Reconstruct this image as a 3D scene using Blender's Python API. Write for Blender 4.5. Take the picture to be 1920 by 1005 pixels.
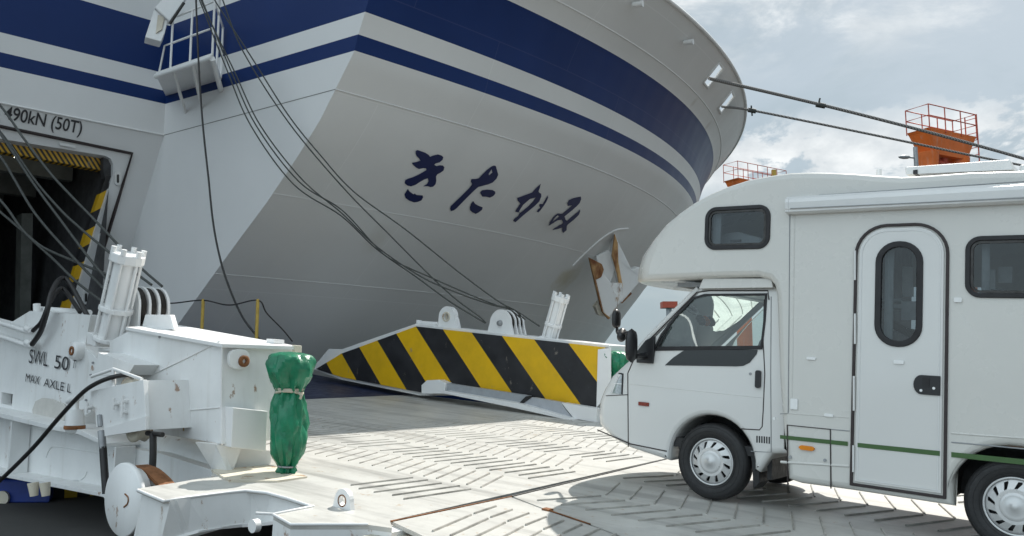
import bpy, bmesh, math, random
import numpy as np
from mathutils import Vector, Matrix
from mathutils.bvhtree import BVHTree
from mathutils.geometry import tessellate_polygon
random.seed(7)
SC = bpy.context.scene
for o in list(bpy.data.objects): bpy.data.objects.remove(o)

# ------------------------------------------------------------------ camera, sky, sun, exposure
EYE = 1.6                                   # eye height above the quay
FPX, CXP, CYP, YH = 1600., 960., 502.5, 700.  # focal length and horizon of the photograph (1920 px wide)
PITCH = math.atan((YH - CYP) / FPX)
cam = bpy.data.cameras.new('camera'); co = bpy.data.objects.new('camera', cam); SC.collection.objects.link(co)
co.location = (0, 0, EYE); co.rotation_euler = (math.pi / 2 + PITCH, 0, 0)
cam.sensor_width = 36; cam.lens = 30; cam.clip_end = 6000; cam.clip_start = .05
SC.camera = co
SUN_AZ = math.radians(33); SUN_EL = math.radians(50)
SKY_STRENGTH = .12; BACK_FILL = 1.4
world = bpy.data.worlds.new('World'); SC.world = world; world.use_nodes = True
nt = world.node_tree; nt.nodes.clear()
def wn(t, **k):
    n = nt.nodes.new(t)
    for a, b in k.items(): setattr(n, a, b)
    return n
wo = wn('ShaderNodeOutputWorld'); bg = wn('ShaderNodeBackground'); bg.inputs[1].default_value = SKY_STRENGTH
sky = wn('ShaderNodeTexSky', sky_type='NISHITA'); sky.sun_disc = False; sky.sun_elevation = SUN_EL; sky.sun_rotation = SUN_AZ
sky.air_density = 1.0; sky.dust_density = 3.0; sky.ozone_density = 1.6; sky.altitude = 0
tc = wn('ShaderNodeTexCoord')
def wmath(op, a, b=None, c=None):
    n = wn('ShaderNodeMath', operation=op)
    for i, x in enumerate((a, b, c)):
        if x is None: continue
        if isinstance(x, (int, float)): n.inputs[i].default_value = x
        else: nt.links.new(x, n.inputs[i])
    return n.outputs[0]
def wramp(x, lo, hi, smooth=True):
    n = wn('ShaderNodeMapRange', interpolation_type='SMOOTHSTEP' if smooth else 'LINEAR')
    nt.links.new(x, n.inputs[0]); n.inputs[1].default_value = lo; n.inputs[2].default_value = hi
    return n.outputs[0]
sep = wn('ShaderNodeSeparateXYZ'); nt.links.new(tc.outputs['Generated'], sep.inputs[0])
def wnoise(scale, detail, rough, zs=1., off=(0, 0, 0), dist=0.):
    m = wn('ShaderNodeMapping'); m.inputs['Scale'].default_value = (1, 1, zs); m.inputs['Location'].default_value = off
    nt.links.new(tc.outputs['Generated'], m.inputs[0])
    n = wn('ShaderNodeTexNoise'); n.inputs['Scale'].default_value = scale; n.inputs['Detail'].default_value = detail
    n.inputs['Roughness'].default_value = rough; n.inputs['Distortion'].default_value = dist
    nt.links.new(m.outputs[0], n.inputs[0]); return n.outputs[0]
high = wramp(wnoise(3.6, 9, .62, 2.0, (.3, .1, .2), .3), .38, .66)          # thin high veil
puffs = wramp(wnoise(8.5, 11, .60, 1.7, (1.3, .2, .9), .2), .47, .53)       # cumulus banks, low in the sky
lowband = wmath('MULTIPLY', wramp(sep.outputs[2], .185, .225), wramp(sep.outputs[2], .30, .245))
pmask = wmath('MULTIPLY', puffs, lowband)
small = wmath('MULTIPLY', wramp(wnoise(8., 10, .62, 2.4, (4.1, 2.2, .3), .3), .43, .66), wramp(sep.outputs[2], .30, .40))
shade = wramp(wnoise(14., 6, .6, 1.6, (.2, .7, .3)), .30, .75)
vdot = wn('ShaderNodeVectorMath', operation='DOT_PRODUCT'); nt.links.new(tc.outputs['Generated'], vdot.inputs[0])
vdot.inputs[1].default_value = (math.sin(SUN_AZ) * math.cos(SUN_EL), math.cos(SUN_AZ) * math.cos(SUN_EL), math.sin(SUN_EL))
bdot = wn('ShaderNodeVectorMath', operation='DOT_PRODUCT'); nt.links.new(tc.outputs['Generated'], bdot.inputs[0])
bdot.inputs[1].default_value = (-.68, -.70, .22)                            # added sky glow, unseen behind the camera, to fill the shaded sides
backgain = wmath('MULTIPLY_ADD', wramp(bdot.outputs['Value'], .25, .85), BACK_FILL, 1.0)
veilmix = wn('ShaderNodeMixRGB'); veilmix.inputs[2].default_value = (2.35, 2.95, 3.28, 1)
nt.links.new(wmath('MULTIPLY_ADD', high, .12, .82), veilmix.inputs[0]); nt.links.new(sky.outputs[0], veilmix.inputs[1])
ccol = wn('ShaderNodeMixRGB'); ccol.inputs[1].default_value = (4.4, 4.7, 4.9, 1); ccol.inputs[2].default_value = (6.6, 6.75, 6.75, 1)
nt.links.new(shade, ccol.inputs[0])
cmix = wn('ShaderNodeMixRGB'); nt.links.new(wmath('MULTIPLY', wmath('MAXIMUM', pmask, small), .9), cmix.inputs[0])
nt.links.new(veilmix.outputs[0], cmix.inputs[1]); nt.links.new(ccol.outputs[0], cmix.inputs[2])
gain = wn('ShaderNodeVectorMath', operation='SCALE'); nt.links.new(cmix.outputs[0], gain.inputs[0]); nt.links.new(backgain, gain.inputs['Scale'])
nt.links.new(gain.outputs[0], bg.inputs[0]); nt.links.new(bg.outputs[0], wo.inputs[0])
sl = bpy.data.lights.new('sun', 'SUN'); sl.energy = 4.4; sl.angle = math.radians(.53); sl.color = (1, .965, .9)
so = bpy.data.objects.new('sun', sl); SC.collection.objects.link(so)
sdir = Vector((math.sin(SUN_AZ) * math.cos(SUN_EL), math.cos(SUN_AZ) * math.cos(SUN_EL), math.sin(SUN_EL)))
so.rotation_euler = sdir.to_track_quat('Z', 'Y').to_euler(); so.location = (20, 20, 40)
SC.view_settings.view_transform = 'Standard'; SC.view_settings.look = 'None'
SC.view_settings.exposure = 0.42; SC.view_settings.gamma = 1
SC.render.engine = 'CYCLES'
SC.cycles.max_bounces = 8; SC.cycles.transparent_max_bounces = 12

# ------------------------------------------------------------------ survey of the place (eye at the origin, then +EYE)
V3 = lambda *a: np.array(a, float)
E0 = V3(0, 0, EYE)
def ray(u, v):
    x = (u - CXP) / FPX; z = -(v - CYP) / FPX
    return V3(x, math.cos(PITCH) - math.sin(PITCH) * z, math.sin(PITCH) + math.cos(PITCH) * z)
def unit(v): return v / np.linalg.norm(v)
def hit(u, v, P0, Nn): r = ray(u, v); return r * (np.dot(P0, Nn) / np.dot(r, Nn))
W0 = ray(1322, 942) * 7.3                    # where the van's front wheel meets the ramp
A = unit(ray(-1070, 523)); T = unit(np.cross(A, (0, 0, 1))); N = np.cross(T, A)   # along the ramp, across it, up from it
Sd = unit(ray(2560, 700)); Pd = unit(ray(-1480, 700)); Nin = V3(-Sd[1], Sd[0], 0)  # along the ship, across, inboard
CORN = ray(310, 197); CORN = CORN * 18 / CORN[1]
def R(s, t, n): return W0 + s * A + t * T + n * N + E0                # ramp coordinates -> world
def P(u, v, t): return hit(u, v, W0 + t * T, T) + E0                  # sight line meets upright plane t along the ramp
def sn(u, v, t=0.): d = P(u, v, t) - E0 - W0; return (float(d @ A), float(d @ N))
def PZ(u, v, z): r = ray(u, v); return r * (z / r[2]) + E0
def PY(u, v, y): r = ray(u, v); return r * (y / r[1]) + E0
UP = V3(0, 0, 1)
def D(u, v): return hit(u, v, W0, N) + E0                            # sight line meets the deck
def dst(u, v): d = D(u, v) - E0 - W0; return (float(d @ A), float(d @ T))

# ------------------------------------------------------------------ mesh building
class MB:
    def __init__(s): s.v = []; s.f = []; s.uv = {}; s.sm = set()
    def add(s, vs, fs, smooth=False):
        b = len(s.v); s.v += [V3(*x) for x in vs]
        for f in fs:
            if smooth: s.sm.add(len(s.f))
            s.f.append(tuple(b + i for i in f))
        return s
    def prism(s, pts, d):
        pts = [V3(*p) for p in pts]; d = V3(*d); n = len(pts)
        tr = tessellate_polygon([[Vector(p) for p in pts]])
        return s.add(pts + [p + d for p in pts], [tuple(t) for t in tr] + [tuple(i + n for i in reversed(t)) for t in tr] +
                     [(i, (i + 1) % n, (i + 1) % n + n, i + n) for i in range(n)])
    def box(s, c, ax, ay, az):                # centre and three half-axes
        c, ax, ay, az = V3(*c), V3(*ax), V3(*ay), V3(*az)
        vs = [c + i * ax + j * ay + k * az for i in (-1, 1) for j in (-1, 1) for k in (-1, 1)]
        return s.add(vs, [(0, 1, 3, 2), (4, 6, 7, 5), (0, 4, 5, 1), (2, 3, 7, 6), (0, 2, 6, 4), (1, 5, 7, 3)])
    def tube(s, pts, r, k=10, cap=True):
        pts = [V3(*p) for p in pts]; rr = r if hasattr(r, '__len__') else [r] * len(pts)
        ref = None; rings = []
        for i, p in enumerate(pts):
            d = unit(pts[min(i + 1, len(pts) - 1)] - pts[max(i - 1, 0)])
            if ref is None: ref = np.cross(d, (0, 0, 1) if abs(d[2]) < .9 else (1, 0, 0))
            ref = unit(ref - d * np.dot(ref, d)); b = np.cross(d, ref)
            rings.append([p + rr[i] * (math.cos(2 * math.pi * j / k) * ref + math.sin(2 * math.pi * j / k) * b) for j in range(k)])
        s.add([q for g in rings for q in g], [(i * k + j, i * k + (j + 1) % k, (i + 1) * k + (j + 1) % k, (i + 1) * k + j)
              for i in range(len(pts) - 1) for j in range(k)], True)
        if cap: s.add(rings[0], [tuple(range(k))[::-1]]); s.add(rings[-1], [tuple(range(k))])
        return s
    def lathe(s, prof, c, ax, k=28, smooth=True, ref=None):   # prof: (radius, height along ax)
        c = V3(*c); ax = unit(V3(*ax)); e = np.cross(ax, (0, 0, 1) if abs(ax[2]) < .9 else (1, 0, 0)) if ref is None else V3(*ref)
        e = unit(e - ax * np.dot(e, ax)); b = np.cross(ax, e); m = len(prof)
        vs = [c + h * ax + r * (math.cos(2 * math.pi * j / k) * e + math.sin(2 * math.pi * j / k) * b) for r, h in prof for j in range(k)]
        return s.add(vs, [(i * k + j, i * k + (j + 1) % k, (i + 1) * k + (j + 1) % k, (i + 1) * k + j) for i in range(m - 1) for j in range(k)], smooth)
    def cyl(s, c, ax, r, h, k=24):            # closed cylinder from c along ax by h
        c = V3(*c); a = unit(V3(*ax))
        return s.tube([c, c + a * h], r, k)
    def fill(s, loops, fn, d=None):           # flat plate with holes; loops of 2D points, fn(x,y)->3D; d = thickness vector
        bm = bmesh.new(); es = []; base = len(s.v); fb = len(s.f)
        for lp in loops:
            vv = [bm.verts.new((p[0], p[1], 0)) for p in lp]
            es += [bm.edges.new((vv[i], vv[(i + 1) % len(vv)])) for i in range(len(vv))]
        bmesh.ops.triangle_fill(bm, use_beauty=True, use_dissolve=False, edges=es, normal=(0, 0, 1))
        bm.verts.index_update()
        vs = [fn(v.co.x, v.co.y) for v in bm.verts]; fs = [tuple(v.index for v in f.verts) for f in bm.faces]
        bm.free()
        s.add(vs, fs)
        if d is not None:
            d = V3(*d); n = len(vs)
            s.add([V3(*p) + d for p in vs], [f[::-1] for f in fs])
            o = 0
            for lp in loops:
                m = len(lp)
                for i in range(m): s.f.append((base + o + i, base + o + (i + 1) % m, base + n + o + (i + 1) % m, base + n + o + i))
                o += m
        return s
    def build(s, name, mat, parent=None, loc=None, bevel=0, mats=None, fmat=None):
        me = bpy.data.meshes.new(name)
        org = V3(*wloc(parent)) if parent else (V3(*loc) if loc is not None else V3(0, 0, 0))
        me.from_pydata([tuple(v - org) for v in s.v], [], s.f); me.update()
        bm = bmesh.new(); bm.from_mesh(me); bmesh.ops.recalc_face_normals(bm, faces=bm.faces); bm.to_mesh(me); bm.free()
        for i, p in enumerate(me.polygons): p.use_smooth = i in s.sm
        ob = bpy.data.objects.new(name, me); SC.collection.objects.link(ob)
        for m in (mats or [mat]): me.materials.append(m)
        if fmat:
            for i, p in enumerate(me.polygons): p.material_index = fmat(i)
        if parent: ob.parent = parent
        else: ob.location = tuple(org)
        if bevel:
            bv = ob.modifiers.new('bevel', 'BEVEL'); bv.width = bevel; bv.segments = 2; bv.limit_method = 'ANGLE'; bv.angle_limit = math.radians(40)
        return ob
WL = {}
def wloc(o):
    v = V3(0, 0, 0)
    while o is not None: v = v + V3(*o.location); o = o.parent
    return v
def tag(o, label, cat, group=None):
    o['label'] = label; o['category'] = cat
    if group: o['group'] = group
    return o
def thing(name, label, cat, loc, group=None):
    o = bpy.data.objects.new(name, None); SC.collection.objects.link(o); o.empty_display_size = .2
    o.location = tuple(float(x) for x in loc); return tag(o, label, cat, group)
def struct(o): o['kind'] = 'structure'; return o
def smooth_path(pts, m=8):
    pts = [V3(*p) for p in pts]; q = [2 * pts[0] - pts[1]] + pts + [2 * pts[-1] - pts[-2]]; out = []
    for i in range(1, len(q) - 2):
        for j in range(m):
            t = j / m; a, b, c, d = q[i - 1:i + 3]
            out.append(.5 * (2 * b + (c - a) * t + (2 * a - 5 * b + 4 * c - d) * t * t + (3 * b - a - 3 * c + d) * t ** 3))
    return out + [pts[-1]]
def rrect(x0, y0, x1, y1, r, k=6):
    out = []
    for cx, cy, a in ((x1 - r, y1 - r, 0), (x0 + r, y1 - r, 90), (x0 + r, y0 + r, 180), (x1 - r, y0 + r, 270)):
        for i in range(k + 1):
            b = math.radians(a + 90 * i / k); out.append((cx + r * math.cos(b), cy + r * math.sin(b)))
    return out
def inset(lp, d):                              # offset a 2D loop inwards
    n = len(lp); ar = sum(lp[i][0] * lp[(i + 1) % n][1] - lp[(i + 1) % n][0] * lp[i][1] for i in range(n)); sg = 1 if ar > 0 else -1
    out = []
    for i in range(n):
        p, q, r_ = np.array(lp[i - 1]), np.array(lp[i]), np.array(lp[(i + 1) % n])
        e1 = (q - p) / max(np.linalg.norm(q - p), 1e-9); e2 = (r_ - q) / max(np.linalg.norm(r_ - q), 1e-9)
        n1 = np.array((-e1[1], e1[0])) * sg; n2 = np.array((-e2[1], e2[0])) * sg; b = n1 + n2; L = np.linalg.norm(b)
        if L < 1e-6: out.append(tuple(q + n1 * d)); continue
        b /= L; out.append(tuple(q + b * d / max(.5, float(b @ n1))))
    return out

# ------------------------------------------------------------------ materials
class NB:
    def __init__(s, name):
        s.m = bpy.data.materials.new(name); s.m.use_nodes = True; s.t = s.m.node_tree; s.b = s.t.nodes['Principled BSDF']
        s.co = s.n('ShaderNodeTexCoord').outputs['Object']
    def n(s, t, **k):
        n = s.t.nodes.new(t)
        for a, b in k.items(): setattr(n, a, b)
        return n
    def l(s, a, b): s.t.links.new(a, b)
    def noise(s, sc, det=5, ro=.55, scale=(1, 1, 1), co=None, dist=0):
        m = s.n('ShaderNodeMapping'); m.inputs['Scale'].default_value = scale; s.l(co or s.co, m.inputs[0])
        n = s.n('ShaderNodeTexNoise'); n.inputs['Scale'].default_value = sc; n.inputs['Detail'].default_value = det
        n.inputs['Roughness'].default_value = ro; n.inputs['Distortion'].default_value = dist
        s.l(m.outputs[0], n.inputs[0]); return n.outputs[0]
    def rng(s, x, lo, hi, a=0., b=1.):
        n = s.n('ShaderNodeMapRange', interpolation_type='SMOOTHSTEP'); s.l(x, n.inputs[0])
        for i, q in enumerate((lo, hi, a, b)): n.inputs[i + 1].default_value = q
        return n.outputs[0]
    def math(s, op, a, b=0.):
        n = s.n('ShaderNodeMath', operation=op)
        for i, x in enumerate((a, b)):
            if isinstance(x, (int, float)): n.inputs[i].default_value = x
            else: s.l(x, n.inputs[i])
        return n.outputs[0]
    def mix(s, f, a, b):
        n = s.n('ShaderNodeMixRGB')
        for i, x in enumerate((f, a, b)):
            if isinstance(x, (int, float)): n.inputs[i].default_value = x
            elif isinstance(x, tuple): n.inputs[i].default_value = (*x[:3], 1)
            else: s.l(x, n.inputs[i])
        return n.outputs[0]
    def bump(s, h, st=.2, d=.02):
        n = s.n('ShaderNodeBump'); n.inputs['Strength'].default_value = st; n.inputs['Distance'].default_value = d
        s.l(h, n.inputs['Height']); s.l(n.outputs[0], s.b.inputs['Normal'])
    def set(s, col=None, rough=None, metal=0, **k):
        for nm, x in (('Base Color', col), ('Roughness', rough)):
            if x is None: continue
            if isinstance(x, tuple): s.b.inputs[nm].default_value = (*x[:3], 1)
            elif isinstance(x, (int, float)): s.b.inputs[nm].default_value = x
            else: s.l(x, s.b.inputs[nm])
        s.b.inputs['Metallic'].default_value = metal
        for a, x in k.items(): s.b.inputs[a].default_value = x
        return s.m
def plain(name, col, rough=.5, metal=0, var=.15, bump=0, sc=6., **k):
    b = NB(name); f = b.noise(sc, 6, .6)
    c = b.mix(b.rng(f, .3, .75), col, tuple(x * (1 - var) for x in col))
    if bump: b.bump(b.noise(sc * 6, 4), bump, .01)
    return b.set(c, b.rng(b.noise(sc * 2), .2, .8, rough * .85, min(1, rough * 1.2)), metal, **k)
def painted(name, col=(.84, .845, .835), rust=.63, grime=.14, rough=.36):
    b = NB(name)
    big = b.noise(1.1, 6, .6); strk = b.noise(2.2, 6, .6, (3, 3, .35))
    c = b.mix(b.rng(big, .35, .75), col, tuple(x * (1 - grime) for x in col))
    c = b.mix(b.math('MULTIPLY', b.rng(strk, .52, .8), grime * 2.2), c, (.42, .38, .31))
    rs = b.noise(5.5, 9, .68, (1.2, 1.2, .8)); rm = b.rng(rs, rust, rust + .06)
    c = b.mix(b.math('MULTIPLY', rm, .8), c, b.mix(b.noise(16), (.40, .20, .08), (.17, .07, .03)))
    b.bump(b.noise(20, 4), .06, .01)
    return b.set(c, b.rng(big, .3, .8, rough, rough + .2))
M = {}
M['paint'] = painted('white_machine_paint')
M['deckpaint'] = None
M['smooth'] = painted('white_gloss_paint', (.8, .8, .79), .9, .06, .3)
M['rust'] = plain('rust', (.27, .11, .04), .85, 0, .6, .4, 9)
M['rustypaint'] = painted('rusted_paint', (.72, .66, .54), .58, .35, .5)
M['rubber'] = plain('black_rubber', (.016, .016, .017), .55, 0, .3, .15, 14)
M['hose'] = plain('black_hose', (.022, .02, .02), .45, 0, .3, .1, 14)
M['wire'] = plain('greased_wire', (.075, .08, .075), .6, .3, .4, .3, 40)
M['blackplastic'] = plain('black_plastic', (.018, .018, .02), .35, 0, .2, 0, 9)
M['darksteel'] = plain('dark_steel', (.07, .068, .066), .5, .5, .4, .2, 12)
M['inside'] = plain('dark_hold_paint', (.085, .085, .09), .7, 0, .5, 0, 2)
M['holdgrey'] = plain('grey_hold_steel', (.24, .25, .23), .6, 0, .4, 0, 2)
M['yellow'] = plain('yellow_paint', (.62, .40, .03), .45, 0, .25, .05, 4)
M['text'] = plain('black_lettering', (.03, .03, .035), .5, 0, .2, 0, 12)
M['navy'] = plain('navy_lettering', (.010, .018, .085), .35, 0, .15, 0, 3)
M['orange'] = painted('orange_tower_paint', (.70, .150, .018), .64, .25, .5)
M['redrail'] = plain('red_oxide_rail', (.50, .09, .05), .55, 0, .3, 0, 6)
M['greysteel'] = plain('galvanised_steel', (.36, .37, .38), .5, .4, .2, 0, 8)
M['yellowpost'] = plain('yellow_post_paint', (.50, .34, .06), .55, 0, .3, 0, 8)
M['camper'] = plain('camper_white', (.62, .61, .575), .28, 0, .03, 0, 1.5, **{'Coat Weight': .3, 'Coat Roughness': .08})
M['cabwhite'] = plain('cab_white', (.66, .655, .635), .22, 0, .03, 0, 1.5, **{'Coat Weight': .6, 'Coat Roughness': .05})
M['alu'] = plain('awning_aluminium', (.70, .70, .69), .38, .15, .06, 0, 3)
M['gasket'] = plain('black_gasket', (.012, .011, .013), .5, 0, .2, 0, 9)
M['brownseal'] = plain('brown_black_seal', (.030, .020, .020), .5, 0, .2, 0, 9)
M['green'] = plain('green_stripe', (.05, .115, .032), .4, 0, .1, 0, 9)
M['amber'] = plain('amber_lens', (.75, .24, .01), .2, 0, .2, 0, 20)
M['redlens'] = plain('red_lens', (.22, .03, .015), .25, 0, .2, 0, 20)
M['hubcap'] = plain('silver_hubcap', (.60, .60, .595), .3, .35, .06, 0, 6)
M['interior'] = plain('grey_trim', (.30, .31, .32), .75, 0, .2, 0, 4)
M['seat'] = plain('grey_seat_cloth', (.10, .105, .11), .9, 0, .3, .2, 30)
M['curtain'] = plain('pale_curtain', (.75, .76, .75), .9, 0, .2, .2, 10)
M['wood'] = plain('cabinet_wood', (.16, .09, .05), .5, 0, .4, 0, 5)
M['blue'] = plain('blue_paint', (.010, .04, .27), .4, 0, .25, 0, 5)
M['twine'] = plain('twine', (.52, .48, .38), .9, 0, .2, .2, 30)
M['chrome'] = plain('chrome', (.7, .7, .7), .15, 1, .05, 0, 9)
M['grease'] = plain('greased_sheave', (.05, .043, .037), .45, .5, .5, .3, 12)
def glassmat(name, tint, rough=.02, alpha=.35):
    b = NB(name); m = b.m; t = b.t
    gl = b.n('ShaderNodeBsdfGlossy'); gl.inputs['Roughness'].default_value = rough; gl.inputs[0].default_value = (1, 1, 1, 1)
    tr = b.n('ShaderNodeBsdfTransparent'); tr.inputs[0].default_value = (*tint, 1)
    fr = b.n('ShaderNodeFresnel'); fr.inputs[0].default_value = 1.5
    geo = b.n('ShaderNodeNewGeometry')
    mx = b.n('ShaderNodeMixShader'); f = b.math('MULTIPLY_ADD', fr.outputs[0], 1.0)
    b.l(b.math('ADD', b.math('MULTIPLY', fr.outputs[0], 1.0), alpha * .12), mx.inputs[0]); b.l(tr.outputs[0], mx.inputs[1]); b.l(gl.outputs[0], mx.inputs[2])
    b.l(mx.outputs[0], t.nodes['Material Output'].inputs['Surface']); return m
M['glass'] = glassmat('clear_cab_glass', (.80, .88, .86))
M['acrylic'] = glassmat('tinted_window', (.52, .57, .60), .03, .1)
def emit(name, col, st):
    b = NB(name); return b.set((0, 0, 0), .5, 0, **{'Emission Color': (*col, 1), 'Emission Strength': st})
M['tube'] = emit('lit_tube', (.85, .95, 1), 2.2)
M['lamp'] = emit('lit_lamp', (1, 1, .8), 6)
# tarpaulin
b = NB('green_tarpaulin'); f = b.noise(7, 6, .6)
tc_ = b.mix(b.rng(f, .3, .7), (.003, .135, .062), (.008, .20, .10)); tc_ = b.mix(b.math('MULTIPLY', b.rng(b.noise(4.5, 9, .7, (1, 1, .4)), .55, .68), .75), tc_, (.02, .06, .045))
M['tarp'] = b.set(tc_, .33)
b.bump(b.noise(16, 5, .6, (1, 1, .5)), .5, .02)
# hazard panel, stripes from UV (s, n)
def hazard(name, period, off, slope=1.0, uvname='UVMap', yel=(.76, .45, .006), blk=(.016, .016, .018)):
    b = NB(name); uv = b.n('ShaderNodeUVMap'); uv.uv_map = uvname
    sp = b.n('ShaderNodeSeparateXYZ'); b.l(uv.outputs[0], sp.inputs[0])
    ph = b.math('FRACT', b.math('DIVIDE', b.math('SUBTRACT', b.math('SUBTRACT', sp.outputs[0], b.math('MULTIPLY', sp.outputs[1], slope)), off), period))
    f = b.math('LESS_THAN', ph, .5); g = b.noise(2.5, 6, .6)
    c = b.mix(f, b.mix(b.rng(g, .3, .8), yel, tuple(x * .82 for x in yel)), b.mix(b.rng(g, .3, .8), blk, tuple(x * 1.9 for x in blk)))
    sc = b.rng(b.noise(7, 9, .72, (1, 1, .6)), .62, .68); c = b.mix(b.math('MULTIPLY', sc, .6), c, (.25, .22, .18))
    return b.set(c, b.rng(g, .2, .8, .35, .55))
M['hazard'] = hazard('hazard_stripes', 1.41, 3.85)
def uvset(ob, fn):
    me = ob.data; uv = me.uv_layers.new(name='UVMap'); org = wloc(ob)
    for lp in me.loops: uv.data[lp.index].uv = fn(V3(*me.vertices[lp.vertex_index].co) + org)
def ramp_sn(p): d = p - E0 - W0; return (float(d @ A), float(d @ N))

# hull paint: bands by height above the water
ZB1, ZT1, ZB2, ZT2 = 5.82 + EYE, 6.11 + EYE, 6.50 + EYE, 7.60 + EYE
def hullmat(name, white, uvseams):
    b = NB(name); sp = b.n('ShaderNodeSeparateXYZ'); b.l(b.co, sp.inputs[0]); z = sp.outputs[2]
    def band(lo, hi): return b.math('MULTIPLY', b.math('GREATER_THAN', z, lo), b.math('LESS_THAN', z, hi))
    f = b.math('ADD', band(ZB1, ZT1), band(ZB2, ZT2)); f = b.math('ADD', f, b.math('LESS_THAN', z, 1.42))
    g = b.noise(.35, 6, .6); st = b.noise(.9, 7, .62, (1.5, 1.5, .12))
    w = b.mix(b.rng(g, .35, .75), white, tuple(x * .94 for x in white))
    w = b.mix(b.math('MULTIPLY', b.rng(st, .55, .85), .10), w, (.48, .46, .42))
    if uvseams:
        for (su, sv, rx, rz, colr) in STAINS:
            vm = b.n('ShaderNodeVectorMath', operation='SUBTRACT'); b.l(b.co, vm.inputs[0]); vm.inputs[1].default_value = su
            mp0 = b.n('ShaderNodeMapping'); mp0.inputs['Scale'].default_value = (1 / rx, 1 / rx, 1 / rz); b.l(vm.outputs[0], mp0.inputs[0])
            ln = b.n('ShaderNodeVectorMath', operation='LENGTH'); b.l(mp0.outputs[0], ln.inputs[0])
            k_ = b.rng(b.math('ADD', ln.outputs['Value'], b.math('MULTIPLY', b.noise(1.6, 8, .7), 1.2)), 1.45, .75)
            w = b.mix(b.math('MULTIPLY', k_, sv), w, colr)
    nv = b.mix(b.rng(g, .35, .75), (.004, .024, .115), (.006, .029, .135))
    c = b.mix(f, w, nv)
    h = b.noise(.55, 3, .5, (1, 1, .5))
    if uvseams:
        uv = b.n('ShaderNodeUVMap'); br = b.n('ShaderNodeTexBrick'); br.inputs['Scale'].default_value = 1; br.offset = .5
        br.inputs['Brick Width'].default_value = 4.6; br.inputs['Row Height'].default_value = 1.72; br.inputs['Mortar Size'].default_value = .011
        br.inputs['Mortar Smooth'].default_value = .3
        mp = b.n('ShaderNodeMapping'); mp.inputs['Location'].default_value = (1.3, .02, 0); b.l(uv.outputs[0], mp.inputs[0]); b.l(mp.outputs[0], br.inputs[0])
        c = b.mix(b.math('MULTIPLY', br.outputs['Fac'], .30), c, b.mix(f, (.85, .85, .85), (.08, .09, .2)))
        rib = b.n('ShaderNodeTexWave', bands_direction='X'); rib.inputs['Scale'].default_value = .42; rib.inputs['Distortion'].default_value = .6; rib.inputs['Detail'].default_value = 1
        b.l(uv.outputs[0], rib.inputs[0]); h = b.math('ADD', h, b.math('MULTIPLY', rib.outputs[1], .12))
    b.bump(h, .16, .12)
    return b.set(c, b.rng(g, .3, .8, .36, .46), 0, **{'Specular IOR Level': .28})
TAB = [(-6, 11.2), (-2.5, 8.6), (-1, 7.05), (0, 5.95), (1.09, 4.70), (1.81, 3.90), (2.5, 3.12), (3.26, 2.23), (4.08, 1.38), (4.66, .84),
       (5.2, .45), (5.82, 0), (6.11, -.08), (6.48, -.23), (7.0, -.42), (7.6, -.75), (8.3, -1.4), (9, -2.1), (9.6, -2.7)]
def w0(z): return float(np.interp(z, [a for a, _ in TAB], [w for _, w in TAB]))
ZTOP = 8.84
def hp(l, z):                                 # starboard bow: l metres forward of the recess edge, z above the eye
    p = CORN - Pd * (5.62 - w0(z)) + Sd * l + Nin * (.0018 * max(l, 0) ** 2.7 - max(0, 3.5 - z) * .015 * min(l, 22))
    return V3(p[0], p[1], z) + E0
def hpos(u, v, y): p = PY(u, v, y); return (p[0] - CORN[0], p[1] - CORN[1], p[2])
STAINS = [((hp(11.9, 7.75) - V3(CORN[0], CORN[1], 0)), .30, .22, 1.1, (.40, .34, .25)), ((hp(14.05, 7.7) - V3(CORN[0], CORN[1], 0)), .30, .22, 1.1, (.40, .34, .25)), ((hp(8.2, 3.9) - V3(CORN[0], CORN[1], 0)), .25, 1.4, .35, (.38, .36, .32)),
          ((hp(3.0, 2.9) - V3(CORN[0], CORN[1], 0)), .22, .5, 1.3, (.42, .38, .30)), (hpos(1068, 532, 24.6), .55, .9, .9, (.40, .33, .16)), (hpos(1120, 560, 24.6), .35, .8, 1.2, (.40, .36, .30))]
M['hull'] = hullmat('hull_paint', (.70, .70, .69), True)
M['hullflat'] = hullmat('hull_paint_flat', (.72, .72, .715), False)

# ------------------------------------------------------------------ quay, water
b = NB('concrete_quay'); f1 = b.noise(.5, 8, .6); f2 = b.noise(9, 6, .7)
c = b.mix(b.rng(f1, .3, .7), (.055, .054, .052), (.075, .073, .07)); c = b.mix(b.math('MULTIPLY', b.rng(f2, .5, .8), .35), c, (.10, .10, .10))
b.bump(b.noise(60, 4), .25, .01); M['quay'] = b.set(c, .9)
b = NB('sea_water'); b.bump(b.noise(.9, 5, .6), .35, .3); M['sea'] = b.set((.02, .05, .055), .12, 0, IOR=1.33)
QE = W0 + E0 + 3.4 * A                        # quay edge runs along the ship here
q = MB(); far = 900.
def qp(l, w, z): p = V3(QE[0], QE[1], 0) + Sd * l + Nin * w; return V3(p[0], p[1], z)
q.prism([qp(-far, -far * 1.2, 0), qp(far, -far * 1.2, 0), qp(far, 8.4, 0), qp(-far, 8.4, 0)], (0, 0, -5.2))
struct(q.build('quay', M['quay']))
q = MB(); q.add([(-3000, -3000, -2.0), (3000, -3000, -2.0), (3000, 4500, -2.0), (-3000, 4500, -2.0)], [(0, 1, 2, 3)])
struct(q.build('sea', M['sea']))

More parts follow.
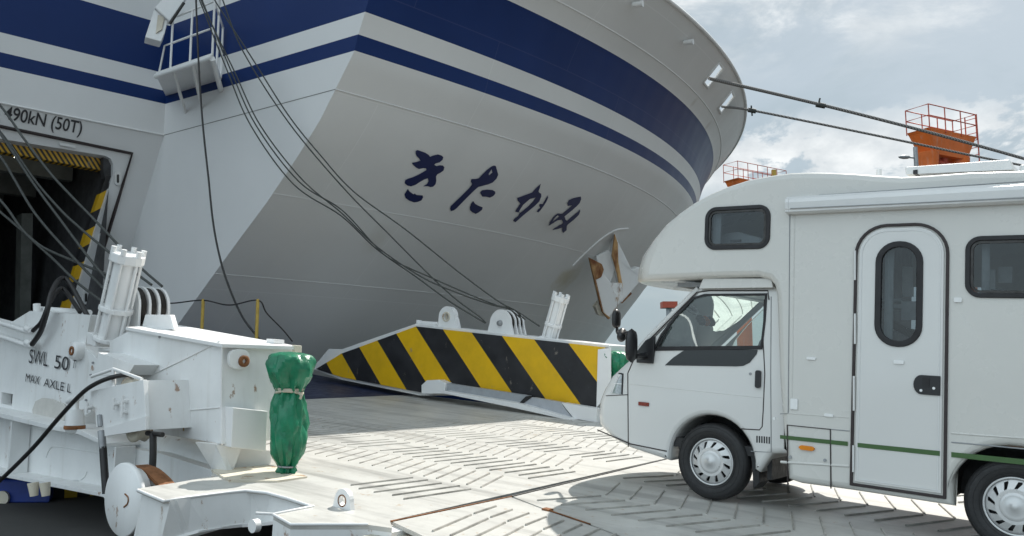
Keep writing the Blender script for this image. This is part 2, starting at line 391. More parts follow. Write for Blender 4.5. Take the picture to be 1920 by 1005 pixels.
# ------------------------------------------------------------------ ferry
ferry = thing('ferry', 'white ferry with navy bands, flared bow and open side door', 'ferry', (CORN[0], CORN[1], 0))
ZW = 5.12; KF = .4                            # the door wall leans inboard below the knuckle line
D0 = CORN - V3(0, 0, CORN[2] - ZW)
WN = np.cross(Sd, Nin * KF - UP)
def wall_in(z): return KF * max(0, ZW - z)
PNn = np.cross(Pd, UP)
def panel_corner(z):                          # the recess corner at height z
    base = D0 + Nin * wall_in(z); k = ((CORN - base) @ PNn) / (Sd @ PNn); p = base + Sd * k
    return V3(p[0], p[1], z) + E0
# shell of the bow, with the two fairlead holes left open
HOLES = [(11.55, 12.05, 8.18, 8.66), (13.75, 14.3, 8.12, 8.58)]
ls = sorted(set([round(x, 3) for x in np.arange(0, 27.6, .45)] + [x for h in HOLES for x in h[:2]]))
zs = sorted(set([round(x, 3) for x in np.arange(-5.5, ZTOP, .27)] + [5.82, 6.11, 6.5, 7.6, ZTOP] + [x for h in HOLES for x in h[2:]]))
m = MB(); nl = len(ls)
m.v = [hp(l, z) for z in zs for l in ls]
for i in range(len(zs) - 1):
    for j in range(nl - 1):
        lc, zc = (ls[j] + ls[j + 1]) / 2, (zs[i] + zs[i + 1]) / 2
        if any(h[0] < lc < h[1] and h[2] < zc < h[3] for h in HOLES): continue
        m.sm.add(len(m.f)); m.f.append((i * nl + j, i * nl + j + 1, (i + 1) * nl + j + 1, (i + 1) * nl + j))
hull = m.build('bow_shell', M['hull'], ferry)
uvl = hull.data.uv_layers.new(name='UVMap')
for lp in hull.data.loops:
    k = lp.vertex_index; uvl.data[lp.index].uv = (ls[k % nl], zs[k // nl])
HB = BVHTree.FromPolygons([tuple(v) for v in m.v], m.f)
def on_hull(u, v, off=.012):
    loc, nn, _, _ = HB.ray_cast(Vector(E0), Vector(unit(ray(u, v))))
    if loc is None: return None
    n_ = V3(*nn); n_ = n_ if n_ @ ray(u, v) < 0 else -n_
    return V3(*loc) + n_ * off
# bulwark capping and deck behind it
m = MB(); m.tube([hp(l, ZTOP) for l in np.arange(0, 27.1, .5)], .05, 8); m.build('bulwark_rail', M['smooth'], ferry)
m = MB(); inner = [hp(l, 7.45) - V3(0, 0, 0) for l in np.arange(0, 27.1, .9)]
c0 = V3(*inner[0]) + Nin * 12; m.add(inner + [c0], [(i, i + 1, len(inner)) for i in range(len(inner) - 1)])
m.build('forecastle_deck', M['holdgrey'], ferry)
for h in HOLES:
    lp = [hp(h[0], h[2]), hp(h[1], h[2]), hp(h[1], h[3]), hp(h[0], h[3])]
    MB().tube(lp + [lp[0], lp[1]], .045, 8).build('fairlead', M['smooth'], ferry)
# weld beads that run along the bow
for zz, l1, r in ((5.18, 26, .013), (3.42, 16, .007), (1.98, 12, .007)):
    m = MB(); m.tube([hp(l, zz) - Nin * .004 for l in np.arange(0, l1, .5)], r, 6); m.build('weld_bead', M['hullflat'], ferry)
m = MB(); m.tube([hp(l, 7.92) for l in np.arange(0, 26, .5)], .018, 6); m.build('weld_bead', M['smooth'], ferry)
# recess panel
zz_ = [-4, -2.5, -1, 0] + [z for z, _ in TAB if 0 < z] + [12, 16]; zz_ = sorted(set(zz_))
m = MB()
for z in zz_: m.v += [panel_corner(z), hp(0, min(z, 9.6)) if z <= 9.6 else V3(*(hp(0, 9.6)[:2]), z + EYE)]
m.f = [(2 * i, 2 * i + 1, 2 * i + 3, 2 * i + 2) for i in range(len(zz_) - 1)]
m.build('recess_panel', M['hullflat'], ferry)
m = MB(); pc = panel_corner(5.12)
m.tube([panel_corner(5.12) + (hp(0, 5.18) - pc) * k + PNn * .0 for k in np.linspace(.0, 1, 12)], .008, 6); m.build('weld_bead', M['holdgrey'], ferry)
# the wall with the ramp door
def wallp(u, v, off=0.):
    p = hit(u, v, D0 + Nin * off, WN); return p + E0
def wxy(p): d = p - E0 - D0; return (float(d @ Sd), float(d[2]))     # wall coordinates: along, height
def wfn(off):
    def f(x, z): p = D0 + Sd * x + Nin * (KF * (-z)) + UP * z + Nin * off; return p + E0
    return f
def cpt(z): return wxy(panel_corner(z))
door_hole = [wxy(wallp(u, v)) for u, v in [(197, 292), (207, 297), (212, 308), (212, 328), (176, 440), (140, 560)]]
xz = door_hole[-1]; d1 = np.array(door_hole[-1]) - np.array(door_hole[-2]); kk = (-.05 - ZW - xz[1]) / d1[1]
door_hole += [tuple(np.array(xz) + d1 * kk), (-7.6, -.05 - ZW)]
tl = wxy(wallp(0, 260)); tr_ = wxy(wallp(197, 292)); sl_ = (tr_[1] - tl[1]) / (tr_[0] - tl[0]); door_hole.append((-7.6, tl[1] + sl_ * (-7.6 - tl[0])))
outer = [cpt(5.12)] + [cpt(z) for z in (4, 3, 2, 1, 0, -1, -3)] + [(-18, -3 - ZW), (-18, 0)]
m = MB(); m.fill([outer, door_hole], wfn(0.), Nin * .35); m.build('door_wall', M['hullflat'], ferry)
m = MB(); up = [D0 + E0 + Sd * x for x in (-18, 0)]
m.add([up[0], panel_corner(5.12), panel_corner(5.12) + UP * 10.9, up[0] + UP * 10.9], [(0, 1, 2, 3)]); m.build('upper_wall', M['hullflat'], ferry)
m = MB(); m.tube([up[0] - Nin * .01, panel_corner(5.12) - Nin * .01], .022, 8); m.build('weld_bead', M['smooth'], ferry)
# small bracket fairing below the knuckle corner
# door gasket
def wpath(px, off, r, name, mat, m_=None):
    m_ = m_ or MB(); m_.tube([wallp(u, v, off) for u, v in px], r, 6); return m_.build(name, mat, ferry)
wpath([(-160, 204), (0, 237), (248, 288), (214, 400), (184, 500), (150, 612)], -.02, .035, 'door_gasket', M['brownseal'])
# yellow and black striped header and post inside the opening
def stripmat(name, per, sl, off=0.): return hazard(name, per, off, sl)
M['hz_head'] = hazard('header_stripes', .105, 0, -.9, yel=(.72, .42, .03), blk=(.03, .025, .02)); M['hz_post'] = hazard('post_stripes', .68, .1, .75, yel=(.72, .43, .015))
pts = [wallp(u, v, .30) for u, v in [(-180, 240), (0, 263), (195, 292), (194, 320), (0, 284), (-180, 262)]]
hd = MB().prism(pts, Nin * .25).build('striped_header', M['hz_head'], ferry); uvset(hd, lambda p: wxy(p))
pts = [wallp(u, v, .10) for u, v in [(199, 330), (214, 330), (178, 440), (142, 556), (122, 620), (104, 620), (125, 556), (161, 440)]]
pt_ = MB().prism(pts, Nin * .2).build('striped_post', M['hz_post'], ferry); uvset(pt_, lambda p: (wxy(p)[1], wxy(p)[0]))
pts = [wallp(u, v, .12) for u, v in [(194, 294), (206, 297), (211, 308), (211, 328), (200, 345), (194, 320)]]
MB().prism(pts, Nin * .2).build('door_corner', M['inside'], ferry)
# cleats on the frame
def slab(px, off, th, name, mat, bev=.01): return MB().prism([wallp(u, v, off) for u, v in px], -Nin * th).build(name, mat, ferry, bevel=bev)
for (cx, cy) in ((220, 335), (190, 450), (160, 558)):
    lp = rrect(cx - 6, cy - 13, cx + 6, cy + 13, 5.9, 5)
    slab(lp, -.01, .05, 'door_cleat', M['smooth']); slab(rrect(cx - 1, cy - 8, cx + 3, cy + 8, 1.9, 4), -.062, .01, 'cleat_slot', M['darksteel'], 0)
slab([(110, 267), (140, 273), (141, 279), (111, 273)], -.01, .04, 'header_bracket', M['smooth'])
# the dark hold behind the door
hb = MB(); IN = Nin
def ip(x, w, z): p = D0 + Sd * x + Nin * w; return V3(p[0], p[1], z) + E0
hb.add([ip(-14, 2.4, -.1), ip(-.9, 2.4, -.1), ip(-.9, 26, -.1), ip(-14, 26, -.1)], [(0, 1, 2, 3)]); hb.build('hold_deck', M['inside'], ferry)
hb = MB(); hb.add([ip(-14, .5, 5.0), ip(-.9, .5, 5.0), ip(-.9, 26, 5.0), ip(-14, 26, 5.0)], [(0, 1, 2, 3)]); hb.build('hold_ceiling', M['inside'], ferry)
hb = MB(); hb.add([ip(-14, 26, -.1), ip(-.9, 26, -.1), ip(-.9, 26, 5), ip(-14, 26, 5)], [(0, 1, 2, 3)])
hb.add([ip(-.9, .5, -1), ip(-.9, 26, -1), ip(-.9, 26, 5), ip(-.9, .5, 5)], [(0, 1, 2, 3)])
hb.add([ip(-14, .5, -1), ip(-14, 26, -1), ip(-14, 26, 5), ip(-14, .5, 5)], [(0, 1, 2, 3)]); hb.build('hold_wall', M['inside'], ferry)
for w in (2.6, 5.2, 8, 11):
    MB().box(ip(-7.4, w, 4.65), Sd * 6.4, Nin * .12, UP * .3).build('deck_beam', M['holdgrey'], ferry)
MB().prism([wallp(u, v, 3.0) for u, v in [(41, 400), (62, 400), (56, 640), (36, 640)]], Nin * .4).build('hold_pillar', M['holdgrey'], ferry)
MB().tube([wallp(142, 391, 5), wallp(184, 393, 5)], .035, 8).build('light_tube', M['tube'], ferry)
MB().box(wallp(33, 291, .9), Sd * .05, Nin * .05, UP * .05).build('hold_lamp', M['lamp'], ferry)
# superstructure mass above and behind (keeps the sun off the recess)
MB().box(ip(-9, 8, 10.5), Sd * 8.9, Nin * 7.6, UP * 5.4).build('superstructure', M['hullflat'], ferry)
# painted load marking over the door
def text_mesh(body, name, mat, parent, org, xd, yd, size, width=None, sx=1., th=.004, bold=0.):
    cu = bpy.data.curves.new(name, 'FONT'); cu.body = body; cu.size = 1; cu.offset = bold; ob = bpy.data.objects.new(name, cu); SC.collection.objects.link(ob)
    bpy.context.view_layer.update(); me = bpy.data.meshes.new_from_object(ob.evaluated_get(bpy.context.evaluated_depsgraph_get()))
    bpy.data.objects.remove(ob)
    xs = [v.co.x for v in me.vertices]; x0, x1 = min(xs), max(xs); capx = .69
    xd, yd = V3(*xd), V3(*yd); kx = (width / (x1 - x0)) if width else sx * size; nn = np.cross(xd, yd)
    mm = MB(); mm.add([V3(*org) + xd * ((v.co.x - x0) * kx) + yd * (v.co.y / capx * size) + nn * th for v in me.vertices], [tuple(p.vertices) for p in me.polygons])
    return mm.build(name, mat, parent)
o0, o1 = wallp(7, 222, -.012), wallp(152, 251, -.012); yd = unit(wallp(20, 207, -.012) - wallp(18, 224, -.012)); xd = unit(o1 - o0)
ht = float(np.linalg.norm(wallp(95, 221, -.012) - wallp(95, 240, -.012)))
text_mesh('490kN (50T)', 'load_marking', M['text'], ferry, o0, xd, unit(UP - Nin * KF), ht * 1.22, float(np.linalg.norm(o1 - o0)), bold=.012)
# ship's name, brush letters following the plating
def z4(l): return [(720 + x / 4.8, 250 + y / 4.8) for x, y in l]
LET = [
 [[(283,155),(300,148),(330,158),(370,172),(400,192),(412,208),(445,196),(482,187),(512,196),(531,211),(524,236),(498,258),(462,268),(450,280),(470,292),(500,285),(528,287),(541,303),(533,332),(505,352),(477,366),(466,385),(468,425),(461,455),(440,477),(415,481),(390,472),(350,474),(385,452),(398,428),(392,402),(360,412),(318,436),(282,460),(240,474),(205,465),(183,445),(188,420),(212,406),(262,390),(310,368),(350,345),(378,328),(376,312),(350,310),(312,318),(287,306),(262,284),(247,262),(285,256),(325,243),(312,222),(290,200),(281,178)],
  [(212,497),(230,522),(262,545),(275,538),(290,552),(345,556),(350,572),(335,600),(300,614),(268,618),(225,603),(192,580),(182,545)]],
 [[(963,296),(985,287),(1003,291),(1012,320),(1025,370),(1010,405),(975,440),(940,455),(890,468),(845,480),(800,520),(740,580),(690,630),(650,672),(625,690),(600,697),(592,675),(598,652),(640,612),(700,555),(750,505),(785,465),(790,452),(778,430),(785,408),(820,408),(850,402),(880,370),(920,330)],
  [(862,530),(880,510),(925,503),(975,508),(998,522),(999,540),(980,562),(950,576),(915,567),(882,566),(872,548)],
  [(800,607),(818,632),(850,650),(885,662),(880,685),(850,708),(822,722),(795,708),(772,690),(770,662),(780,632)]],
 [[(1408,450),(1400,485),(1388,520),(1395,532),(1412,540),(1413,565),(1395,610),(1355,650),(1300,695),(1245,740),(1200,780),(1180,797),(1160,785),(1168,768),(1205,740),(1220,708),(1195,708),(1178,700),(1195,672),(1225,630),(1200,602),(1197,578),(1235,565),(1290,545),(1330,530),(1360,495),(1390,468)],
  [(1472,555),(1474,580),(1460,610),(1435,650),(1405,690),(1388,708),(1370,703),(1385,680),(1402,668),(1392,640),(1405,632),(1425,635),(1450,590)]],
 [[(1768,566),(1772,590),(1758,625),(1735,650),(1690,690),(1640,730),(1622,745),(1632,775),(1645,785),(1690,745),(1740,705),(1760,683),(1763,700),(1752,730),(1700,780),(1655,815),(1643,830),(1640,870),(1610,893),(1600,872),(1602,845),(1560,858),(1512,868),(1530,850),(1580,822),(1610,805),(1598,775),(1560,780),(1520,805),(1480,830),(1490,795),(1525,745),(1560,718),(1600,722),(1640,690),(1690,645),(1650,650),(1648,625),(1660,598),(1705,580)]],
]
HOLE_KA = [(1310, 588), (1360, 576), (1340, 610), (1290, 660), (1225, 712), (1212, 700), (1250, 640)]
HOLE_TA = [(965, 322), (972, 350), (942, 375), (940, 360)]
HOLE_MI = [(1560, 735), (1575, 745), (1525, 785), (1512, 795), (1530, 765)]
for gi, glyph in enumerate(LET):
    m = MB()
    for si, st_ in enumerate(glyph):
        loops = [z4(st_)]
        if si == 0 and gi in (1, 2, 3): loops.append(z4([None, HOLE_TA, HOLE_KA, HOLE_MI][gi]))
        m.fill(loops, lambda x, y: on_hull(x, y, .014))
    m.build('name_letter', M['navy'], ferry)
# bolster bead round the anchor pocket
m = MB(); m.tube([on_hull(u, v, .01) for u, v in smooth_path([(u, v, 0) for u, v in [(1073, 498), (1096, 475), (1120, 453), (1140, 438), (1157, 430), (1177, 428)]], 4) for u, v in [(u, v)]] if False else
    [on_hull(p[0], p[1], .01) for p in smooth_path([(1073, 498, 0), (1096, 475, 0), (1120, 453, 0), (1140, 438, 0), (1157, 430, 0), (1177, 428, 0)], 4)], .03, 8)
m.build('anchor_bolster', M['smooth'], ferry)
# two small lamps high on the bow
for (u, v) in ((1183, 7), (1279, 78)):
    c_ = on_hull(u, v, .06); q2 = MB(); q2.tube([c_, c_ + V3(.22, -.12, -.02)], [.06, .075], 12); q2.build('deck_lamp', M['smooth'], ferry)

# mooring platform at the corner of the recess
ZP = 6.0
a_, b_, c_, d_ = PZ(292, 140, ZP), PZ(398, 104, ZP), PZ(432, 147, ZP), PZ(306, 176, ZP)
c_ = panel_corner(ZP) + (hp(0, ZP) - panel_corner(ZP)) * .33
MB().prism([a_, b_, c_, panel_corner(ZP)], UP * .05).build('gallery_floor', M['smooth'], ferry)
m = MB()
edge = MB().tube([a_ - UP * .04, b_ - UP * .04], .05, 8).tube([b_ - UP * .06, c_ - UP * .22 ], .055, 8); edge.build('gallery_edge', M['smooth'], ferry)
for k in (.32, .66):
    p0 = a_ + (b_ - a_) * k; pe = panel_corner(ZP - .55) + (hp(0, ZP - .55) - panel_corner(ZP - .55)) * (.04 + k * .3)
    MB().tube([p0 - UP * .03, pe + V3(0, 0, .06)], .035, 8).build('gallery_bracket', M['smooth'], ferry)
RH = 1.08; m = MB(); posts = [a_ + (b_ - a_) * k for k in (.27, .62)] + [b_] + [b_ + (c_ - b_) * .45] + [c_ + (b_ - c_) * .08]
for p in posts: m.tube([p, p + UP * RH], .024, 8)
m.tube([a_ + (b_ - a_) * .06, a_ + (b_ - a_) * .14 + UP * .55, posts[0] + UP * .55], .02, 8)
for h in (RH, .55): m.tube([p + UP * h for p in posts], .022, 8)
m.tube([posts[3] + UP * RH, posts[3] + UP * (RH + .35), posts[2] + UP * (RH + .35), posts[2] + UP * RH], .022, 8)
m.build('gallery_railing', M['smooth'], ferry)
# roller fairlead box above the gallery
def py(l, y): return [PY(u, v, y) for u, v in l]
dd = unit(V3(-.45, .9, 0))
MB().prism(py([(289, 18), (318, 24), (309, 62), (302, 78), (272, 70)], 16.3), dd * .35).build('roller_box', M['smooth'], ferry, bevel=.02)
MB().prism(py([(296, 28), (309, 30), (303, 55), (292, 62)], 16.27), dd * .02).build('roller_recess', M['rustypaint'], ferry)
MB().prism(py([(290, 14), (330, -28), (352, -8), (318, 40)], 16.2), dd * .22).build('roller_arm', M['smooth'], ferry, bevel=.02)
MB().tube(py([(318, 45), (345, 5)], 16.1), .03, 8).build('roller_strut', M['darksteel'], ferry)

# ------------------------------------------------------------------ anchor in its pocket
ap = on_hull(1150, 530, .1)
anchor = thing('ship_anchor', 'white stockless anchor streaked with rust, hanging on the bow', 'anchor', ap)
AY = float(ap[1]) - 1.25
b = NB('anchor_paint'); rs = b.noise(1.6, 8, .65, (1.4, 1.4, .7))
geo = b.n('ShaderNodeNewGeometry'); edge_ = b.rng(geo.outputs['Pointiness'], .52, .60)
c = b.mix(b.rng(rs, .58, .68), (.80, .79, .77), b.mix(b.rng(b.noise(4), .4, .6), (.42, .24, .10), (.16, .055, .02)))
M['anchor'] = b.set(c, .55)
b = NB('anchor_rust'); M['anchor_rust'] = b.set(b.mix(b.rng(b.noise(2.2, 7, .65, (1, 1, .5)), .35, .68), (.16, .05, .015), (.62, .38, .17)), .75)
hq = [on_hull(u, v, 0) for u, v in ((1108, 490), (1153, 445), (1135, 590))]
an = unit(np.cross(hq[1] - hq[0], hq[2] - hq[0])); an = an if an @ (E0 - hq[0]) > 0 else -an
hn = unit(V3(E0[0] - hq[0][0], E0[1] - hq[0][1], 0)); a0 = hq[0] + an * .55; an = unit(an * .45 + hn * .8 + UP * .12)
def ap_(l, y, th, name, mat, bev=.03): return MB().prism([hit(u, v, a0 - E0 + an * (-y - .5), an) + E0 for u, v in l], -an * th).build(name, mat, anchor, bevel=bev)
ap_([(1118, 480), (1142, 468), (1156, 487), (1150, 520), (1142, 535), (1124, 520)], -.42, .12, 'shank', M['smooth'])
ap_([(1108, 486), (1127, 500), (1133, 515), (1146, 530), (1152, 545), (1166, 562), (1159, 574), (1141, 597), (1130, 583)], -.75, .28, 'fluke', M['anchor'])
ap_([(1105, 483), (1129, 495), (1133, 506), (1128, 520), (1117, 525)], -.80, .10, 'fluke_tip', M['anchor_rust'])
ap_([(1105, 483), (1109, 489), (1132, 586), (1145, 596), (1141, 599), (1129, 584)], -.79, .12, 'fluke_edge', M['anchor_rust'], .01)
ap_([(1153, 439), (1164, 463), (1185, 506), (1199, 500), (1206, 522), (1184, 547), (1168, 565), (1164, 535), (1149, 480)], -.60, .35, 'fluke', M['smooth'])
ap_([(1153, 438), (1159, 455), (1160, 490), (1168, 535), (1171, 562), (1164, 548), (1158, 515), (1148, 480)], -.66, .10, 'fluke_edge', M['anchor_rust'])
ap_([(1150, 531), (1166, 530), (1172, 556), (1168, 566), (1150, 574), (1144, 548)], -.68, .2, 'crown', M['anchor'])
ap_([(1116, 575), (1127, 563), (1140, 595), (1123, 592)], -.55, .3, 'crown_lug', M['rustypaint'])
ap_([(1164, 566), (1180, 546), (1186, 550), (1166, 570)], -.55, .2, 'crown_lug', M['anchor_rust'])

# ------------------------------------------------------------------ the vehicle ramp
ramp = thing('vehicle_ramp', 'white steel ramp with ribbed deck and side beams reaching down from the ferry door', 'ramp', R(4, 1.5, -.2))
b = NB('ribbed_deck_paint'); g = b.noise(.8, 7, .62); w = b.noise(5, 8, .68, (1, 1, 1)); w2 = b.noise(1.7, 7, .6)
c = b.mix(b.rng(g, .35, .7), (.58, .57, .535), (.47, .46, .43)); c = b.mix(b.math('MULTIPLY', b.rng(w, .45, .75), .5), c, (.40, .39, .36))
c = b.mix(b.math('MULTIPLY', b.rng(b.noise(9, 9, .72), .60, .68), .75), c, (.36, .24, .13)); c = b.mix(b.math('MULTIPLY', b.rng(w2, .55, .75), .35), c, (.30, .295, .285))
b.bump(b.noise(14, 6, .65), .25, .01); uvn = b.n('ShaderNodeUVMap'); trk = b.noise(1., 6, .62, (.30, 3.2, 1), uvn.outputs[0], .25); trk2 = b.noise(1., 7, .7, (1.1, 9., 1), uvn.outputs[0])
c = b.mix(b.math('MULTIPLY', b.rng(trk, .45, .70), .60), c, (.17, .165, .155)); c = b.mix(b.math('MULTIPLY', b.rng(trk2, .55, .75), .40), c, (.25, .235, .21))
M['deck'] = b.set(c, b.rng(g, .3, .7, .33, .5))
M['rib'] = plain('worn_ribs', (.46, .44, .40), .34, 0, .55, .3, 5)
S1 = 1.13; S2 = 8.9
def Rb(s, t, n):                               # bent deck: the upper leaf is steeper
    e = .055 * max(0, s - S2); return R(s, t, n + e)
def deckpoly(pts, th=.03, n=0.): return MB().prism([Rb(s, t, n) for s, t in pts], -N * th)
def bar(m, s0, t0, s1, t1, n=0., w=.0085, h=.013):
    p, q_ = Rb(s0, t0, n), Rb(s1, t1, n); d = unit(q_ - p); sd = np.cross(N, d) * w
    m.add([p - sd, p + sd, q_ + sd, q_ - sd, p - sd * .6 + N * h, p + sd * .6 + N * h, q_ + sd * .6 + N * h, q_ - sd * .6 + N * h],
          [(4, 5, 6, 7), (0, 1, 5, 4), (1, 2, 6, 5), (2, 3, 7, 6), (3, 0, 4, 7)])
m = deckpoly([(S1, -2.62), (S1 + .45, 2.46), (S1 + .9, 6.0), (S2 + .45, 6.0), (S2 - .12, -1.75), (4.6, -1.75)] + [dst(u, v) for u, v in [(396, 893), (330, 905), (258, 916), (308, 937), (340, 931), (380, 926), (460, 917), (500, 921), (540, 932), (590, 949), (513, 966), (545, 984), (690, 984), (735, 990)]])
NS = len(m.f); rb = random.Random(3)
s = 1.35
while s < S2 - .2:
    t = -2.02
    while t < 5.2:
        j = rb.uniform(-.015, .015); off = .12 * (t + 1.2)
        ss = s + off * .95
        if S1 + .12 + .12 * (t + 2.6) < ss < S2 - .3 and not (t < -1.6 and ss > 2.3):
            if rb.random() > .05: bar(m, ss + j, t + rb.uniform(0, .1), ss - .03 + j, t + .84 - rb.uniform(0, .08))
        if S1 + .12 + .12 * (t + 3.4) < ss - .02 and ss + .3 < S2 - .3: bar(m, ss - .02 + j, t + .92, ss + .25 + j, t + 1.56)
        t += 1.64
    s += .172
deck = m.build('deck', None, ramp, mats=[M['deck'], M['rib']], fmat=lambda i: 0 if i < NS else 1)
# deck flap in front of the hinge, in leaves
leafA = [(S1 - .03, -2.62), (S1 + .04, -1.20), (.68, -1.40), (.16, -1.57), (-.6, -1.9), (-4.5, -3.1), (-4.5, -3.6), (.2, -2.9)]
m = deckpoly(leafA, .03, -.004)
NS1 = len(m.f)
for i in range(16):
    s = .92 - i * .16; k = max(0, -s) * .3
    bar(m, s - .20, -2.62 - k * .3, s - .02, -2.02 - k, -.004); bar(m, s - .0, -1.96 - k, s + .07, -1.62 - k, -.004)
m.build('end_flap', None, ramp, mats=[M['deck'], M['rib']], fmat=lambda i: 0 if i < NS1 else 1)
m = deckpoly([(S1 + .04, -1.17), (S1 + .42, 2.46), (S1 + .8, 5.9), (-4.5, 5.9), (-4.5, -3.07), (-.6, -1.87), (.16, -1.54), (.68, -1.37)], .03, -.004)
NS2 = len(m.f); s = .95
while s > -4.2:
    for k, t in enumerate((-1.15, .49, 2.13, 3.77)):
        lim = -1.3 - max(0, .68 - s) * .33
        if t > lim: bar(m, s + .1 * (t + 1), t, s - .22 + .1 * (t + 1), t + .62, -.004)
        if t + .7 > lim: bar(m, s - .22 + .1 * (t + 1), t + .7, s + .04 + .1 * (t + 1), t + 1.36, -.004)
    s -= .235
m.build('end_flap', None, ramp, mats=[M['deck'], M['rib']], fmat=lambda i: 0 if i < NS2 else 1)
m = MB()                                       # rusty hinge seam
m.tube([R(S1 - .01, -2.62, -.004), R(S1 + .05, -1.18, -.003)], .007, 6).tube([R(.68, -1.385, 0), R(.16, -1.555, 0)], .006, 6)
m.box(R(.66, -1.39, .002), A * .035, T * .03, N * .008); m.build('hinge_seam', M['rust'], ramp)
MB().tube([R(S1 + .05, -1.18, -.002), R(S1 + .43, 2.46, -.002)], .007, 6).build('hinge_seam', M['darksteel'], ramp)
# upper leaf of blue steel, up to the sill
deckpoly([(S2 - .10, -1.75), (S2 + .47, 6.0), (15.6, 6.0), (15.6, -1.75)], .05).build('upper_deck', plain('navy_deck_paint', (.014, .024, .075), .5, 0, .3, .1, 3), ramp)
# underside mass
m = MB(); m.prism([R(3.0, -1.72, -.06), R(3.0, -1.72, -.40), R(15.4, -1.72, -.02), R(15.4, -1.72, .26), R(8.9, -1.72, -.06)], T * 7.4); m.build('deck_frame', M['paint'], ramp)

def deck_uv(ob): uvset(ob, lambda p: (float((p - E0 - W0) @ A), float((p - E0 - W0) @ T)))
for o_ in [x for x in ramp.children if x.name.split('.')[0] in ('deck', 'end_flap')]: deck_uv(o_)
# --- near side girder of the upper leaf (carries the load marking)
def pl(px, t, th, name, mat='paint', bev=.008, parent=None):
    return MB().prism([P(u, v, t) for u, v in px], T * th).build(name, M[mat] if isinstance(mat, str) else mat, parent or ramp, bevel=bev)
gL0, gL1 = P(0, 770, -2.3), P(0, 614, -2.3)
gird_px = [(0, 772), (60, 786), (103, 797), (150, 803), (178, 700), (160, 648), (170, 591), (56, 583), (17, 607), (0, 613)]
lp = [sn(u, v, -2.3) for u, v in gird_px] + [(14.8, 1.55), (14.8, .5)]
niche = [sn(u, v, -2.3) for u, v in [(62, 783), (60, 768), (66, 752), (78, 746), (95, 748), (118, 757), (124, 770), (120, 788), (103, 791)]]
sq = [sn(u, v, -2.3) for u, v in [(3, 735), (24, 739), (22, 761), (2, 757)]]
m = MB(); m.fill([lp, sq], lambda x, y: R(x, -2.3, y), T * .5); gird = m.build('upper_girder', M['paint'], ramp)
pl([(3, 735), (24, 739), (22, 761), (2, 757)], -2.18, .05, 'girder_slot', 'darksteel', 0)
pl([(62, 783), (60, 768), (66, 752), (78, 746), (95, 748), (118, 757), (124, 770), (120, 788), (103, 791)], -2.33, .02, 'rope_guard', plain('recess_shade_paint', (.60, .58, .54), .6), .006)  # flat grey plate in place of a niche; the recess shade is its colour
# lower flange lip and web beneath
pl([(-140, 748), (0, 774), (103, 799), (150, 806), (200, 831), (200, 838), (148, 815), (100, 807), (0, 783), (-140, 757)], -2.62, .5, 'girder_flange', 'paint', .004)
pl([(-140, 757), (0, 783), (100, 807), (148, 815), (200, 832), (228, 838), (300, 850), (400, 882), (430, 905), (330, 1000), (215, 950), (195, 925), (100, 906), (0, 886), (-140, 860)], -2.38, .25, 'girder_web', 'paint', .004)
pl([(-140, 860), (0, 886), (100, 906), (195, 925), (215, 948), (214, 955), (193, 932), (98, 913), (0, 893), (-140, 868)], -2.62, .5, 'girder_flange', 'paint', .004)
for u in (20, 215): pl([(u, 790 + (u > 100) * 48), (u + 2.5, 791 + (u > 100) * 48), (u - 4, 890 + (u > 100) * 45), (u - 7, 889 + (u > 100) * 45)], -2.6, .2, 'web_stiffener', 'paint', 0)
m = MB(); m.tube([P(u, v, -2.41) for u, v in smooth_path([(86, 856, 0), (92, 843, 0), (104, 837, 0), (150, 843, 0), (205, 852, 0)], 4) for u, v in [(u, v)]] if False else [P(p[0], p[1], -2.385) for p in smooth_path([(86, 858, 0), (92, 844, 0), (104, 837, 0), (150, 844, 0), (205, 853, 0)], 4)], .006, 6)
m.tube([P(p[0], p[1], -2.385) for p in smooth_path([(138, 900, 0), (152, 899, 0), (160, 891, 0), (163, 884, 0)], 4)], .006, 6); m.build('weld_bead', M['paint'], ramp)
m = MB(); m.tube([P(270, 822, -2.1), P(420, 878, -2.1)], .17, 20); m.build('torque_tube', M['paint'], ramp)
# load lettering
def ramp_text(body, name, u0, v0, u1, v1, hpx, t):
    a, c2 = P(u0, v0, t), P(u1, v1, t); yy = P(u0, v0 - hpx, t) - a; xd = unit(c2 - a); yv = unit(N - xd * (N @ xd))
    return text_mesh(body, name, M['text'], ramp, a, xd, yv, float(abs(yy @ N)), float(np.linalg.norm(c2 - a)))
ramp_text('SWL', 'load_lettering', 54, 680, 89, 687, 26, -2.315)
ramp_text('50', 'load_lettering', 102, 690, 128, 695, 25, -2.315)
ramp_text('T', 'load_lettering', 135, 689, 142, 691, 16, -2.315)
ramp_text('MAX', 'load_lettering', 48, 715, 74, 721, 15, -2.315)
ramp_text('AXLE L', 'load_lettering', 82, 724, 133, 737, 16, -2.315)
# hinge pin boss and bolted plate
m = MB(); c0 = P(152, 658, -2.3); m.lathe([(.0, -.10), (.09, -.10), (.10, -.08), (.10, 0)], c0, T, 24); m.build('pin_boss', M['smooth'], ramp)
m = MB(); m.lathe([(.026, 0), (.052, 0), (.052, -.012), (.026, -.012), (.026, 0)], c0 - T * .1, T, 20); m.build('pin_ring', M['rust'], ramp)
pl([(162, 655), (183, 674), (187, 690), (170, 772), (155, 782), (170, 700)], -2.36, .06, 'bolted_plate', 'paint', .006)
for (u, v) in ((176, 680), (172, 703), (168, 726), (163, 750)):
    MB().cyl(P(u, v, -2.36), -T, .012, .02, 8).build('bolt', M['greysteel'], ramp)
